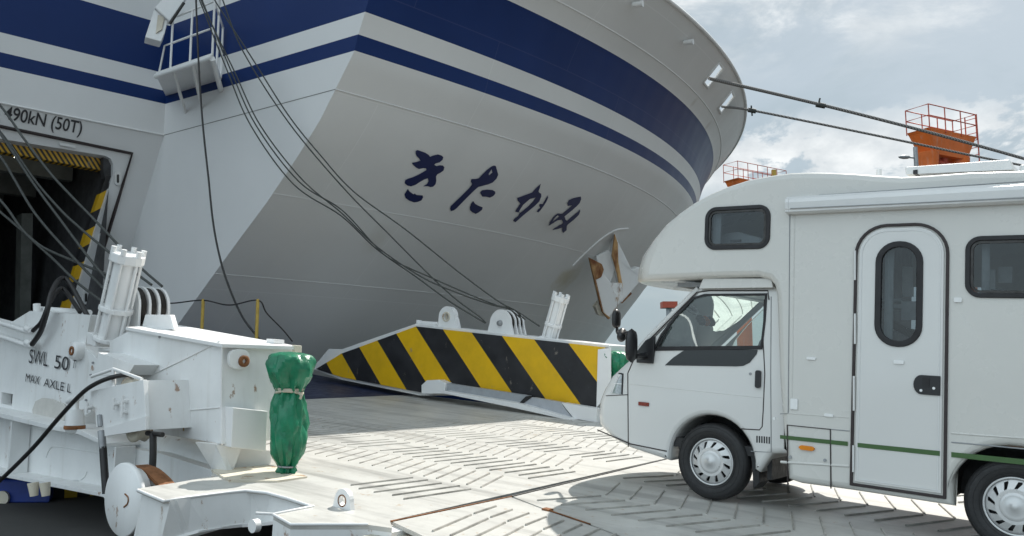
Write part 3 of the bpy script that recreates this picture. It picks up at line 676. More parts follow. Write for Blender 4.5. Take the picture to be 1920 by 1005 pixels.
# hose pipes on the left
for v0, v1 in ((606, 622), (631, 648)):
    m = MB(); m.tube(smooth_path([P(-60, v0 - 12, -2.4), P(0, v0, -2.4), P(52, v1, -2.4), P(62, v1 - 2, -2.4)], 5), .028, 10); m.tube([P(50, v1 - 6, -2.4), P(58, v1 - 2, -2.4)], .04, 10); m.build('hydraulic_pipe', M['smooth'], ramp)
m = MB(); m.tube(smooth_path([P(60, 646, -2.42), P(76, 622, -2.42), P(88, 585, -2.45), P(96, 550, -2.4), P(112, 524, -2.2), P(130, 530, -2.1), P(168, 600, -2.1)], 6), .030, 10)
m.tube(smooth_path([P(62, 620, -2.40), P(76, 606, -2.40), P(84, 590, -2.4), P(92, 570, -2.4), P(108, 545, -2.2), P(122, 545, -2.1), P(150, 585, -2.1)], 6), .026, 10); m.build('hydraulic_hose', M['hose'], ramp)
m = MB(); m.tube([P(69, 588, -2.1), P(69, 570, -2.1)], [.04, .045], 12); m.tube([P(72, 579, -2.0), P(168, 586, -2.0)], .035, 10); m.tube([P(140, 592, -2.05), P(165, 588, -2.05)], .03, 8); m.build('lock_bar', M['smooth'], ramp)

# --- near side beam of the lower leaf
sE = sn(416, 740, -2.5)[0]                    # the beam ends here
def PE(u, v, ds=0.): return hit(u, v, W0 + (sE + ds) * A, A) + E0
def ple(px, ds, th, name, mat='paint', bev=.006): return MB().prism([PE(u, v, ds) for u, v in px], A * th).build(name, M[mat], ramp, bevel=bev)
front = [(205, 640), (248, 617), (416, 645), (415, 833), (273, 809), (272, 712), (205, 700)]
TB = float((PE(562, 700) - E0 - W0) @ T) + 2.5
MB().prism([P(u, v, -2.5) for u, v in front], T * TB).build('side_beam', M['paint'], ramp, bevel=.008)
wa, wb, wd = P(236, 613, -2.53), PE(417, 645, -.03), PE(566, 650, -.03); wc = P(333, 609, -2.5 + TB)
MB().add([wa, wb, wd, wc, wa - N * .03, wb - N * .03, wd - N * .03, wc - N * .12], [(0, 1, 2, 3), (4, 7, 6, 5), (0, 4, 5, 1), (1, 5, 6, 2), (2, 6, 7, 3), (3, 7, 4, 0)]).build('beam_top', M['smooth'], ramp)
m = MB(); m.tube([P(u, v, -2.503) for u, v in ((273, 708), (353, 670), (412, 640))], .008, 6); m.tube([P(u, v, -2.503) for u, v in ((275, 776), (412, 764))], .007, 6); m.tube([PE(416, 648), PE(415, 832)], .010, 6); m.build('weld_bead', M['smooth'], ramp)
ple([(437, 764), (502, 771), (499, 846), (433, 839)], -.13, .13, 'stop_block', 'smooth')
ple(rrect(430, 655, 469, 692, 14, 4), -.035, .035, 'lashing_plate', 'paint')
m = MB(); m.lathe([(.022, 0), (.052, 0), (.052, -.025), (.022, -.025), (.022, 0)], PE(456, 677, -.035), A, 20); m.build('lashing_eye', M['rust'], ramp)
m = MB(); m.prism([PE(514, 644, .2), PE(533, 645, .2), PE(533, 637, .2), PE(514, 636, .2)], A * .12); m.build('top_lug', M['smooth'], ramp)
ple([(552, 647), (566, 648), (566, 661), (553, 660)], -.04, .04, 'top_lug', 'rustypaint', .004)
for (u, v) in ((300, 632), (330, 742), (252, 690)): MB().cyl(P(u, v, -2.5), -T, .012, .012, 8).build('grease_nipple', M['greysteel'], ramp)
m = MB(); m.prism([P(u, v, -2.503) for u, v in [(340, 778), (347, 777), (346, 790), (345, 808), (343, 808), (342, 790)]], T * .002); m.build('rust_streak', plain('rust_streak', (.56, .40, .20), .8, 0, .3, 0, 20), ramp)
# tapered foot and base plate
foot = [PE(366, 829, .12), PE(405, 833, -.0), PE(430, 891, -.05), PE(396, 878, .1)]
MB().prism(foot, T * .05).build('beam_foot', M['paint'], ramp)
ple([(405, 833), (453, 840), (434, 891), (429, 891)], -.02, .03, 'beam_foot', 'smooth', .004)
ple([(440, 839), (510, 846), (507, 879), (430, 892)], .10, .05, 'beam_foot', 'paint', .004)
MB().prism([D(396, 884), D(430, 905), D(520, 905), D(576, 897), D(540, 884), D(505, 876)], N * .018).build('base_plate', M['rustypaint'], ramp)
# shelf under the lifting cylinder
MB().prism([P(184, 661, -2.75), P(252, 684, -2.75), P(240, 703, -2.75), P(178, 704, -2.75)], T * .45).build('cylinder_shelf', M['paint'], ramp, bevel=.004)
m = MB(); m.tube([P(186, 656, -2.4), P(258, 658, -2.4)], .018, 8); m.tube([P(255, 656, -2.4), P(262, 660, -2.4)], .035, 8); m.build('grease_line', M['smooth'], ramp)
# sheave block: four cheek plates and the rope wheels between
def cheek(c_, r, t, drop, wid):
    s0, n0 = c_; out = [(s0 + r * math.cos(a), n0 + r * math.sin(a)) for a in np.linspace(0, math.pi, 17)]
    return out + [(s0 - r * 1.02 - wid * .2, n0 - drop), (s0 + r + wid, n0 - drop)]
cs = sn(238, 577, -2.15)
for i, t in enumerate((-2.15, -2.03, -1.92, -1.81)):
    MB().prism([R(x, t, y) for x, y in cheek(cs, .25, t, .42, .12)], T * .03).build('sheave_cheek', M['smooth'], ramp, bevel=.006)
for t in (-2.115, -2.0, -1.885):
    m = MB(); m.lathe([(.03, 0), (.215, 0), (.235, .008), (.205, .025), (.205, .045), (.235, .062), (.215, .07), (.03, .07)], R(cs[0], t, cs[1]), T, 32); m.build('rope_sheave', M['grease'], ramp)
m = MB(); m.lathe([(0, -.03), (.045, -.03), (.05, 0)], R(*cs[:1], -2.15, cs[1]), T, 16); m.build('sheave_pin', M['greysteel'], ramp)
pl([(272, 590), (318, 590), (326, 618), (265, 618)], -2.2, .06, 'sheave_base', 'smooth', .006)
# lifting cylinder with tie rods
def ram_cyl(bot, top, r, parent):
    ax = unit(top - bot); L = float(np.linalg.norm(top - bot)); e = unit(np.cross(ax, T)); f_ = np.cross(ax, e); grp = []
    m = MB(); m.tube([bot + ax * .02, top], r * .86, 24); barrel = m.build('lifting_cylinder', M['smooth'], parent)
    def flange(h, th, rr, nm):
        q_ = [bot + ax * h + rr * (math.cos(a) * e + math.sin(a) * f_) for a in np.radians([15, 75, 135, 195, 255, 315]) for a in (a - .22, a + .22)]
        o = MB().prism(q_, ax * th).build(nm, M['smooth'], parent, bevel=.012); return o
    flange(L - .03, .10, r * 1.22, 'cylinder_flange'); flange(L * .36, .06, r * 1.2, 'cylinder_flange'); flange(0, .05, r * 1.2, 'cylinder_flange')
    m = MB()
    for a in np.radians([15, 75, 135, 195, 255, 315]):
        d = r * 1.04 * (math.cos(a) * e + math.sin(a) * f_); m.tube([bot + d, top + d + ax * .10], .017, 8); m.tube([top + d + ax * .06, top + d + ax * .13], .03, 8)
    m.build('tie_rod', M['smooth'], parent)
ram_cyl(P(204, 640, -2.35), P(238, 488, -2.35), .145, ramp)
pl([(163, 622), (180, 628), (178, 650), (162, 645)], -2.5, .2, 'cylinder_bracket', 'smooth', .01)
# hydraulic box with its pulley
pl([(170, 733), (268, 712), (273, 780), (273, 806), (196, 818), (191, 790), (180, 786), (180, 765), (171, 760)], -2.98, .04, 'pulley_box', 'paint', .004)
pl([(195, 803), (272, 780), (273, 806), (196, 818)], -3.0, .03, 'pulley_box', 'smooth', .004)
MB().prism([P(u, v, -2.94) for u, v in [(250, 722), (268, 713), (273, 806), (255, 806)]], T * .46).build('pulley_box', M['paint'], ramp)
MB().prism([P(u, v, -2.56) for u, v in [(176, 700), (270, 712), (273, 806), (180, 800)]], T * .04).build('pulley_box', M['paint'], ramp)
m = MB(); m.tube([P(172, 706, -2.95), P(213, 692, -2.95), P(266, 711, -2.95)], .016, 8); m.tube([P(213, 693, -2.95), P(214, 728, -2.95)], .02, 8); m.build('guard_rail', M['smooth'], ramp)
for c_, t in (((235, 735), -2.9), ((247, 802), -2.9)):
    m = MB(); m.lathe([(.02, 0), (.10, 0), (.13, .01), (.13, .03), (.115, .06), (.115, .09), (.13, .12), (.10, .15), (.02, .15)], P(*c_, t), T, 28); m.build('rope_sheave', M['rustypaint'], ramp)
for (u, v) in ((222, 757), (239, 752), (172, 764), (238, 772)):
    m = MB(); c_ = P(u, v, -2.98); m.cyl(c_, -T, .022, .05, 10); m.tube([c_ - T * .045 - N * .05, c_ - T * .045 + N * .05], .014, 8); m.build('clamp_bolt', M['smooth'], ramp)
m = MB(); m.tube([P(141, 768, -2.6), P(140, 800, -2.6)], [.085, .1], 20); m.lathe([(.1, 0), (.085, -.05), (.04, -.08), (0, -.085)], P(140, 800, -2.6), UP, 20); m.tube([P(128, 752, -2.6), P(152, 744, -2.6)], .035, 10); m.tube([P(143, 742, -2.6), P(142, 768, -2.6)], .03, 10); m.build('lamp_pod', M['paint'], ramp)
m = MB(); m.lathe([(.103, -.02), (.106, 0), (.103, .02), (.103, -.02)], P(140, 801, -2.6), UP, 20); m.build('pod_rim', M['rust'], ramp)
m = MB(); m.tube([P(186, 778, -3.0), P(188, 800, -3.0)], .022, 8); m.tube([P(190, 808, -3.0), P(193, 841, -3.0)], .035, 8); m.build('hose_fitting', M['greysteel'], ramp)
m = MB(); m.tube(smooth_path([P(193, 838, -3.0), P(195, 870, -3.0), P(199, 925, -3.0)], 4), .033, 10); m.tube(smooth_path([P(287, 812, -2.9), P(287, 850, -2.9), P(285, 892, -2.9)], 4), .030, 10); m.tube([P(276, 812, -2.9), P(305, 815, -2.9)], .022, 8)
m.tube(smooth_path([P(-30, 925, -3.05), P(0, 901, -3.05), P(60, 842, -3.05), P(110, 784, -3.05), P(150, 741, -3.05), P(175, 722, -3.03), P(205, 709, -3.0), P(235, 703, -2.92), P(252, 706, -2.86)], 6), .021, 10); m.build('hydraulic_hose', M['hose'], ramp)
# foreground link arm with pulley disc
m = MB(); c0 = P(229, 937, -3.3); m.lathe([(0, 0), (.285, 0), (.292, .008), (.292, .04), (.25, .05), (.24, .12), (0, .12)], c0, T, 48); m.build('pulley_disc', M['paint'], ramp)
m = MB(); m.tube([P(p[0], p[1], -3.305) for p in smooth_path([(234, 926, 0), (240, 933, 0), (239, 944, 0), (232, 951, 0)], 4)], .006, 6); m.build('rust_mark', M['rust'], ramp)
ed_ = [(258, 917, 250, 1010), (308, 938, 300, 1022), (340, 932, 345, 1006), (380, 927, 390, 993), (420, 922, 430, 987), (460, 918, 470, 983), (500, 922, 492, 982), (540, 933, 520, 979), (588, 949, 560, 972)]
m = MB(); fr, lo = [], []
for (u, v, ub, vb) in ed_:
    p = D(u, v) + T * .05; t_ = float((p - E0 - W0) @ T); fr.append(p - N * .012); lo.append(P(ub, vb, t_))
n_ = len(fr); m.add(fr + lo + [p + T * .05 for p in fr] + [p + T * .05 for p in lo], [(i, i + 1, n_ + i + 1, n_ + i) for i in range(n_ - 1)] + [(2 * n_ + i, 3 * n_ + i, 3 * n_ + i + 1, 2 * n_ + i + 1) for i in range(n_ - 1)] + [(n_ + i, n_ + i + 1, 3 * n_ + i + 1, 3 * n_ + i) for i in range(n_ - 1)])
m.build('link_arm', M['paint'], ramp)
m = MB(); m.tube([p - T * .05 + N * .004 for p in fr], .012, 6); m.build('arm_flange', M['smooth'], ramp)
m = MB()
for a, c2 in zip(lo[1:], lo[2:]):
    d = unit(c2 - a); nn = unit(np.cross(T, d)); m.box((a + c2) / 2 + T * .02, (c2 - a) / 2, T * .10, nn * .012)
m.build('arm_flange', M['smooth'], ramp)
m = MB(); pts = smooth_path([(247, 873, 0), (268, 881, 0), (288, 898, 0), (303, 916, 0)], 4)
for a, c2 in zip(pts, pts[1:]):
    p0, p1 = P(a[0], a[1], -3.15), P(c2[0], c2[1], -3.15); m.add([p0, p1, p1 + T * .14, p0 + T * .14, p0 - N * .03, p1 - N * .03, p1 + T * .14 - N * .03, p0 + T * .14 - N * .03], [(0, 1, 2, 3), (4, 7, 6, 5), (0, 4, 5, 1), (2, 6, 7, 3), (1, 5, 6, 2), (3, 7, 4, 0)])
m.build('rope_guard', M['rust'], ramp)
pl([(288, 893), (300, 902), (326, 920), (312, 921)], -3.0, .1, 'rope_guard', 'rustypaint', .004)
pl([(262, 880), (292, 905), (306, 924), (304, 936), (258, 918)], -3.08, .04, 'rope_guard', 'paint', .004)
# deck corner fascia and lug
fp = [D(u, v) - N * .031 for u, v in [(513, 966), (545, 984), (690, 984), (735, 990)]]; fp += [fp[-1] + T * .4, fp[0] + T * .5]
m = MB(); m.prism(fp, -N * .2); m.build('deck_corner', M['paint'], ramp)
m = MB(); m.tube([D(u, v) + N * .004 for u, v in [(480, 963), (513, 965), (588, 950)]], .010, 6); m.tube([D(u, v) + N * .003 for u, v in [(513, 966), (545, 984), (690, 984)]], .010, 6); m.build('weld_bead', M['smooth'], ramp)
m = MB(); m.cyl(P(483, 985, -2.9), -T, .05, .05, 16); m.build('hinge_boss', M['paint'], ramp)
m = MB(); m.prism([R(1.1, -2.9, -.06), R(.2, -2.92, -.06), R(-4.5, -3.55, -.06), R(-4.5, -3.0, -.06), R(1.1, -2.5, -.06)], -N * .14); m.build('flap_frame', M['rustypaint'], ramp)
lc = sn(641, 944, -2.62); lg = [(lc[0] + .085 * math.cos(a), lc[1] + .02 + .085 * math.sin(a)) for a in np.linspace(0, math.pi, 13)] + [(lc[0] - .1, -.0), (lc[0] + .1, -.0)]
m = MB(); m.fill([lg, [(lc[0] + .036 * math.cos(a), lc[1] + .02 + .036 * math.sin(a)) for a in np.linspace(0, 2 * math.pi, 17)[:-1]]], lambda x, y: R(x, -2.62, y), T * .04); m.build('pad_eye', M['smooth'], ramp)
m = MB(); m.lathe([(.036, -.002), (.045, -.004), (.045, .001), (.036, .04)], R(lc[0], -2.62, lc[1] + .02), T, 20); m.build('pad_eye_ring', M['rust'], ramp)

# --- far side beam with the striped panel
hz = pl([(592, 692), (640, 663), (780, 612), (1140, 652), (1118, 764), (950, 737), (790, 736), (640, 707)], 5.3, .05, 'hazard_panel', 'hazard', 0)
uvset(hz, ramp_sn)
ex = lambda l: [P(u, v, 5.36) for u, v in l]
MB().prism(ex([(585, 691), (616, 654), (640, 655), (779, 607), (1143, 647), (1143, 760), (1118, 768), (950, 740), (788, 742), (640, 712)]), T * .7).build('side_beam', M['smooth'], ramp, bevel=.01)
pl([(790, 738), (790, 722), (800, 713), (822, 712), (836, 718), (833, 738)], 5.1, .18, 'beam_bracket', 'smooth', .01)
pl([(836, 718), (990, 742), (975, 756), (833, 733)], 5.14, .12, 'kick_plate', plain('grey_kick_plate', (.34, .36, .38), .5), .004)
pl([(998, 745), (1050, 754), (1075, 786), (975, 757)], 5.1, .12, 'kick_plate', plain('grey_kick_plate_pale', (.42, .44, .47), .5), .004)
pl([(986, 743), (996, 745), (978, 758), (973, 756)], 5.08, .1, 'rubber_seal', 'rubber', 0)
pl([(1052, 755), (1119, 766), (1118, 792), (1076, 785)], 5.08, .2, 'beam_foot', 'smooth', .006)
pl([(833, 733), (975, 757), (1075, 786), (1075, 790), (960, 764), (833, 738)], 4.95, .3, 'toe_plate', 'smooth', .004)
pl([(1121, 655), (1145, 652), (1145, 735), (1118, 764)], 5.27, .02, 'beam_end', 'smooth', .004)
eye = sn(837, 594, 5.6); out = [(eye[0] + .21 * math.cos(a), eye[1] + .21 * math.sin(a)) for a in np.linspace(0, math.pi, 15)] + [(eye[0] - .32, eye[1] - .4), (eye[0] + .16, eye[1] - .4)]
out = [(eye[0] + .21 * math.cos(a), eye[1] + .21 * math.sin(a)) for a in np.linspace(0, math.pi, 15)] + [(eye[0] - .24, eye[1] - .05), (eye[0] - .36, eye[1] - .4), (eye[0] + .22, eye[1] - .4)]
m = MB(); m.fill([out, [(eye[0] + .085 * math.cos(a), eye[1] + .085 * math.sin(a)) for a in np.linspace(0, 2 * math.pi, 17)[:-1]]], lambda x, y: R(x, 5.6, y), T * .12); m.build('lifting_eye', M['smooth'], ramp)
m = MB(); m.lathe([(.07, .0), (.10, -.01), (.10, .02), (.07, .12)], R(eye[0], 5.59, eye[1]), T, 20); m.build('lifting_eye_ring', M['rustypaint'], ramp)
cs2 = sn(938, 606, 5.55)
out = [(cs2[0] + .26 * math.cos(a), cs2[1] + .26 * math.sin(a)) for a in np.linspace(0, math.pi, 17)] + [(cs2[0] - .36, cs2[1] - .3), (cs2[0] + .34, cs2[1] - .3)]
for t in (5.55, 5.69, 5.81, 5.93): MB().prism([R(x, t, y) for x, y in out], T * .035).build('sheave_cheek', M['smooth'], ramp, bevel=.006)
for t in (5.60, 5.73, 5.85):
    m = MB(); m.lathe([(.03, 0), (.22, 0), (.245, .008), (.215, .025), (.215, .045), (.245, .062), (.22, .07), (.03, .07)], R(cs2[0], t, cs2[1]), T, 28); m.build('rope_sheave', M['grease'], ramp)
m = MB(); m.lathe([(0, -.05), (.05, -.05), (.06, 0)], R(cs2[0], 5.55, cs2[1]), T, 16); m.build('sheave_pin', M['greysteel'], ramp)
ram_cyl(P(1029, 640, 5.7), P(1050, 563, 5.7), .135, ramp)
m = MB(); m.tube([P(784, 606, 5.6), P(822, 608, 5.6)], .05, 8); m.tube([P(785, 612, 5.6), P(786, 600, 5.6)], .06, 10); m.tube([P(1012, 635, 5.5), P(1022, 634, 5.5)], .05, 8); m.build('lock_bar', M['smooth'], ramp)
# kerb along the far edge of the lower deck
MB().prism([R(1.5, 5.35, 0), R(4.3, 5.35, 0), R(4.3, 5.35, .10), R(1.5, 5.35, .10)], T * .12).build('deck_kerb', M['paint'], ramp)

# ------------------------------------------------------------------ tarpaulin covers
def tarp_cover(base, top_n, prof, seed, label, name='tarpaulin_cover'):
    rg = np.random.RandomState(seed); k = 52; o = MB(); rings = []
    ph = rg.rand(5) * 6.28; drift = V3(0, 0, 0)
    xh = np.linspace(0, len(prof) - 1, 40); prof = [tuple(float(np.interp(x, range(len(prof)), [p[j] for p in prof])) for j in range(3)) for x in xh]
    for i, (r, h, pin) in enumerate(prof):
        ring = []
        for j in range(k):
            a = 2 * math.pi * j / k
            fold = pin * (.5 * math.sin(9 * a + ph[0] + h * 2) + .35 * math.sin(14 * a + ph[1]) + .3 * math.sin(5 * a + ph[2] + h * 7)) + .06 * math.sin(3 * a + ph[3] + h * 9) + .05 * math.sin(4 * a - h * 23 + ph[4]) + .05 * math.sin(7 * a + h * 31) * math.sin(h * 17 + ph[1]) + .020 * rg.randn() + .05 * abs(math.sin(2.5 * a + h * 14 + ph[2])) + .05 * abs(math.sin(3.5 * a - h * 19 + ph[0]))
            ring.append(base + UP * h + r * (1 + fold) * (math.cos(a) * A * .92 + math.sin(a) * T))
        rings += ring
    n = len(prof)
    o.add(rings, [(i * k + j, i * k + (j + 1) % k, (i + 1) * k + (j + 1) % k, (i + 1) * k + j) for i in range(n - 1) for j in range(k)])
    o.add(rings[-k:], [tuple(range(k))]); o.add(rings[:k], [tuple(range(k))[::-1]])
    e = thing('tarpaulin_cover', label, 'tarpaulin', base)
    ob = o.build('cover', M['tarp'], e); ob.data.polygons.foreach_set('use_smooth', [True] * len(ob.data.polygons)); ob.data.set_sharp_from_angle(angle=math.radians(24))
    return e
cb = D(538, 890); tcb = float((cb - E0 - W0) @ T); H = float(P(541, 660, tcb)[2] - cb[2])
prof = [(.055, .0, .5), (.085, .03, .5), (.07, .07, .4), (.115, .12, .25), (.155, .20, .15), (.175, .30, .08), (.18, .42, .06), (.172, .52, .06), (.158, .60, .12), (.128, .665, .28), (.112, .69, .35), (.13, .72, .30), (.175, .77, .16), (.215, .83, .09), (.232, .90, .07), (.225, .96, .09), (.19, 1.0, .12), (.11, 1.02, .12), (.03, 1.025, 0)]
prof = [(r * .87, h / 1.025 * H, p_) for r, h, p_ in prof]
tc1 = tarp_cover(cb, H, prof, 4, 'green tarpaulin tied round the end post of the near white beam')
m = MB(); tz_ = .69 / 1.025 * H
m.tube([cb + UP * (tz_ + .012 * math.sin(2 * a)) + .116 * (math.cos(a) * A * .95 + math.sin(a) * T) for a in np.linspace(0, 2 * math.pi, 25)], .014, 8)
m.tube([cb + UP * (tz_ + .012) + .116 * (math.cos(a) * A * .95 + math.sin(a) * T) + UP * .012 for a in np.linspace(0, 2 * math.pi, 25)], .011, 8)
m.tube([cb + UP * tz_ - A * .13, cb + UP * (tz_ - .02) - A * .17, cb + UP * (tz_ - .05) - A * .15], .012, 8); m.build('tie_cord', M['twine'], tc1)
m = MB(); m.tube([cb + UP * .075 + .078 * (math.cos(a) * A * .95 + math.sin(a) * T) for a in np.linspace(0, 2 * math.pi, 21)], .009, 8); m.build('tie_cord', M['greysteel'], tc1)
cb2 = R(4.25, 5.55, .02); H2 = float(P(1155, 657, 5.55)[2] - cb2[2])
tc2 = tarp_cover(cb2, H2, [(r * 1.25, h * H2 / H, p_) for r, h, p_ in prof], 9, 'green tarpaulin behind the van nose, on the striped far beam')

# ------------------------------------------------------------------ ropes
def rope(name, pts, r, label, cat, mat, group=None, k=8, m_=8):
    p = smooth_path(pts, m_); o = MB().tube(p, r, k).build(name, M[mat], None, loc=p[0]); return tag(o, label, cat, group)
def pz_path(px, y0, y1):
    n = len(px); L = [0]
    for a, c2 in zip(px, px[1:]): L.append(L[-1] + math.hypot(c2[0] - a[0], c2[1] - a[1]))
    return [PY(u, v, y0 + (y1 - y0) * l / L[-1]) for (u, v), l in zip(px, L)]
G1 = 'wire ropes from the gallery to the striped far beam'
FAR = [
 ([(372, -60), (400, -4), (470, 105), (540, 215), (600, 290), (663, 335 + 24), (760, 430), (860, 510), (933, 564), (968, 583), (1012, 612)], 'topmost wire rope running from the gallery down to the striped beam'),
 ([(395, -50), (416, -4), (455, 95), (540, 228), (640, 348), (730, 440), (817, 527), (860, 565), (897, 592), (912, 606)], 'wire rope crossing under the topmost wire and ending beside the far pulley block'),
 ([(360, -50), (385, 15), (432, 130), (480, 235), (560, 340), (640, 393), (700, 457), (733, 486), (807, 520), (873, 549), (930, 572), (962, 580), (985, 600)], 'sagging wire rope reaching over the far pulley block'),
 ([(350, -60), (378, 10), (425, 130), (470, 235), (550, 345), (640, 405), (705, 466), (780, 519), (840, 563), (880, 588), (910, 606)], 'lowest sagging wire rope that dips to the striped beam'),
 ([(356, -60), (382, 12), (440, 135), (488, 235), (566, 336), (640, 399), (706, 462), (790, 519), (855, 548), (920, 571), (955, 580), (978, 598)], 'sagging wire rope close against its neighbour above the far pulley block'),
]
def anchored(pts, P0, nn):                     # carry the rope on, straight, to the plating it comes from
    d = pts[0] - pts[1]; k = ((P0 - pts[0]) @ nn) / (d @ nn)
    return [pts[0] + d * min(max(k, .05), 40)] + pts
for px, lab in FAR: rope('wire_rope', anchored(pz_path(px, 15.2, 15.6), CORN + E0, PNn), .0125, lab, 'wire rope', 'wire', G1)
rope('hanging_rope', pz_path([(366, -40), (372, 110), (380, 230), (391, 335), (400, 420), (414, 490), (432, 545), (455, 595), (480, 628), (496, 648)], 15.4, 14.2), .018, 'dark rope hanging slack from the gallery past the recess panel', 'rope', 'hose')
G2 = 'wire ropes fanning past the door to the near beam'
NEAR = [
 ([(-90, 90), (0, 197), (47, 263), (103, 335), (180, 415), (230, 468), (266, 504), (304, 537)], 'highest wire rope past the door, ending on the near pulley block'),
 ([(-90, 150), (0, 247), (63, 335), (110, 390), (147, 425), (207, 475), (245, 505), (284, 534)], 'second highest wire rope past the door, ending on the near pulley block'),
 ([(-90, 130), (0, 250), (60, 340), (113, 412), (160, 475), (200, 524), (230, 560)], 'wire rope past the door that drops behind the near white cylinder'),
 ([(-90, 180), (0, 293), (25, 333), (67, 402), (133, 478), (193, 540), (225, 572)], 'wire rope past the door, middle one of the fan'),
 ([(-90, 290), (0, 375), (43, 432), (100, 486), (143, 528), (187, 562), (225, 590)], 'thick low wire rope crossing the dark doorway toward the near beam'),
 ([(-90, 320), (0, 397), (47, 437), (83, 465), (147, 493), (200, 515), (232, 540)], 'lowest wire rope in the doorway, flattest at its end'),
]
for px, lab in NEAR: rope('wire_rope', anchored(pz_path(px, 11.6, 9.95), D0 + E0, WN), .016, lab, 'wire rope', 'wire', G2)
# mooring lines from the bow fairleads
b = NB('mooring_rope'); wv = b.n('ShaderNodeTexWave', bands_direction='DIAGONAL'); wv.inputs['Scale'].default_value = 6; b.l(b.co, wv.inputs[0])
b.bump(wv.outputs[1], .6, .03); M['moor'] = b.set(b.mix(b.rng(wv.outputs[1], .2, .8), (.13, .125, .12), (.30, .29, .28)), .9)
hA = hp(11.72, 8.32); hB = hp(14.0, 8.22)
def moor(start, px, ys, lab, rad=.05):
    pts = [start] + [PY(u, v, y) for (u, v), y in zip(px, ys)]
    e = thing('mooring_rope', lab, 'rope', pts[0], 'mooring ropes from the bow')
    MB().tube(smooth_path(pts, 10), rad, 10).build('rope', M['moor'], e); return e, pts
e, pts = moor(hA, [(1538, 196), (1700, 237), (1830, 272), (1960, 309), (2150, 365)], [25.5, 26, 26.5, 27, 28], 'thicker upper mooring rope from the bow, passing in front of the orange tower')
m = MB(); c_ = PY(1538, 196, 25.5); m.tube([c_ + V3(-.12, 0, .0), c_ + V3(.14, 0, -.05)], .085, 8); m.tube([c_, c_ + V3(-.03, 0, .1), c_ + V3(.0, 0, .2)], .028, 6); m.build('rope_lashing', M['wire'], e)
e, pts = moor(hB, [(1410, 207), (1560, 237), (1720, 270), (1830, 293), (1960, 318), (2150, 352)], [26.8, 27, 27.2, 27.5, 28, 29], 'thinner lower mooring rope from the bow', .038)
m = MB(); c_ = PY(1410, 207, 26.8); m.tube([c_ + V3(-.12, 0, .02), c_ + V3(.12, 0, -.03)], .08, 8); m.tube([c_ + V3(0, 0, -.18), c_ + V3(-.02, 0, .16)], .025, 6); m.build('rope_lashing', M['wire'], e)

# ------------------------------------------------------------------ yellow rope posts by the hull
pb = []
for u, vt, lab in ((381, 563, 'left yellow post carrying the slack rope beside the hull'), (483.5, 563, 'right yellow post, where the slack rope bends down')):
    y = 14.6 if u < 400 else 14.0
    top = PY(u, vt, y); r_ = Vector((top[0], top[1], 0)); d = top - E0 - W0
    s_, t_ = float(d @ A), float(d @ T); foot = Rb(s_, t_, 0); zf = foot[2]
    e = thing('rope_post', lab, 'post', (top[0], top[1], zf), 'yellow rope posts')
    m = MB(); m.tube([(top[0], top[1], zf), top], .028, 12); m.build('post', M['yellowpost'], e)
    m = MB(); m.cyl((top[0], top[1], zf), UP, .09, .015, 16); m.build('foot_plate', M['yellowpost'], e)
    m = MB(); m.lathe([(.024, 0), (.024, .015), (0, .025)], top, UP, 12); m.build('cap', M['yellowpost'], e); pb.append(top)
rope('barrier_rope', [PY(290, 570, 15), PY(330, 568, 14.9), pb[0], PY(430, 572, 14.3), pb[1], PY(500, 587, 14.2), PY(530, 618, 14.6), PY(548, 640, 14.9)], .012, 'thin dark rope strung between the two yellow posts', 'rope', 'hose')

# ------------------------------------------------------------------ things on the quay below the ramp
qs = PY(30, 942, 10.9)
e = thing('fender_block', 'blue rounded block on the dark quay under the ramp', 'fender', (qs[0], qs[1], 0))
hN = float(PY(35, 903, 10.9)[2])
m = MB(); m.prism([(qs[0] - .35, qs[1], .0), (qs[0] + .42, qs[1], .0), (qs[0] + .42, qs[1], hN * .55), (qs[0] + .30, qs[1], hN * .9), (qs[0] + .1, qs[1], hN * 1.1), (qs[0] - .35, qs[1], hN * 1.1)], (-.2, .5, 0)); m.build('body', M['blue'], e, bevel=.03)
m = MB(); m.tube([(qs[0] - .16, qs[1] - .01, .06), (qs[0] - .16, qs[1] - .05, .06)], .09, 20); m.build('rope_hole', M['rustypaint'], e)
lk = PY(190 / 2.83, 912, 8.6)
e = thing('quay_beam', 'low yellow and black beam lying on the quay under the ramp', 'beam', (PY(130, 930, 9.6)[0], PY(130, 930, 9.6)[1], 0))
p0, p1 = PY(70, 938, 11.1), PY(215, 930, 11.7)
for i in range(6):
    a, c2 = p0 + (p1 - p0) * i / 6, p0 + (p1 - p0) * (i + 1) / 6
    m = MB(); m.prism([(a[0], a[1], 0), (c2[0], c2[1], 0), (c2[0], c2[1], .27), (a[0], a[1], .27)], (-.1, .22, 0)); m.build('stripe_block', M['yellow'] if i % 2 == 0 else M['blackplastic'], e)
m = MB()
for uu in (62, 84): m.tube([PY(uu, 905, 8.2), PY(uu + 2, 930, 8.2)], [.05, .035], 12)
m.build('hanging_shackle', M['rustypaint'], ramp)

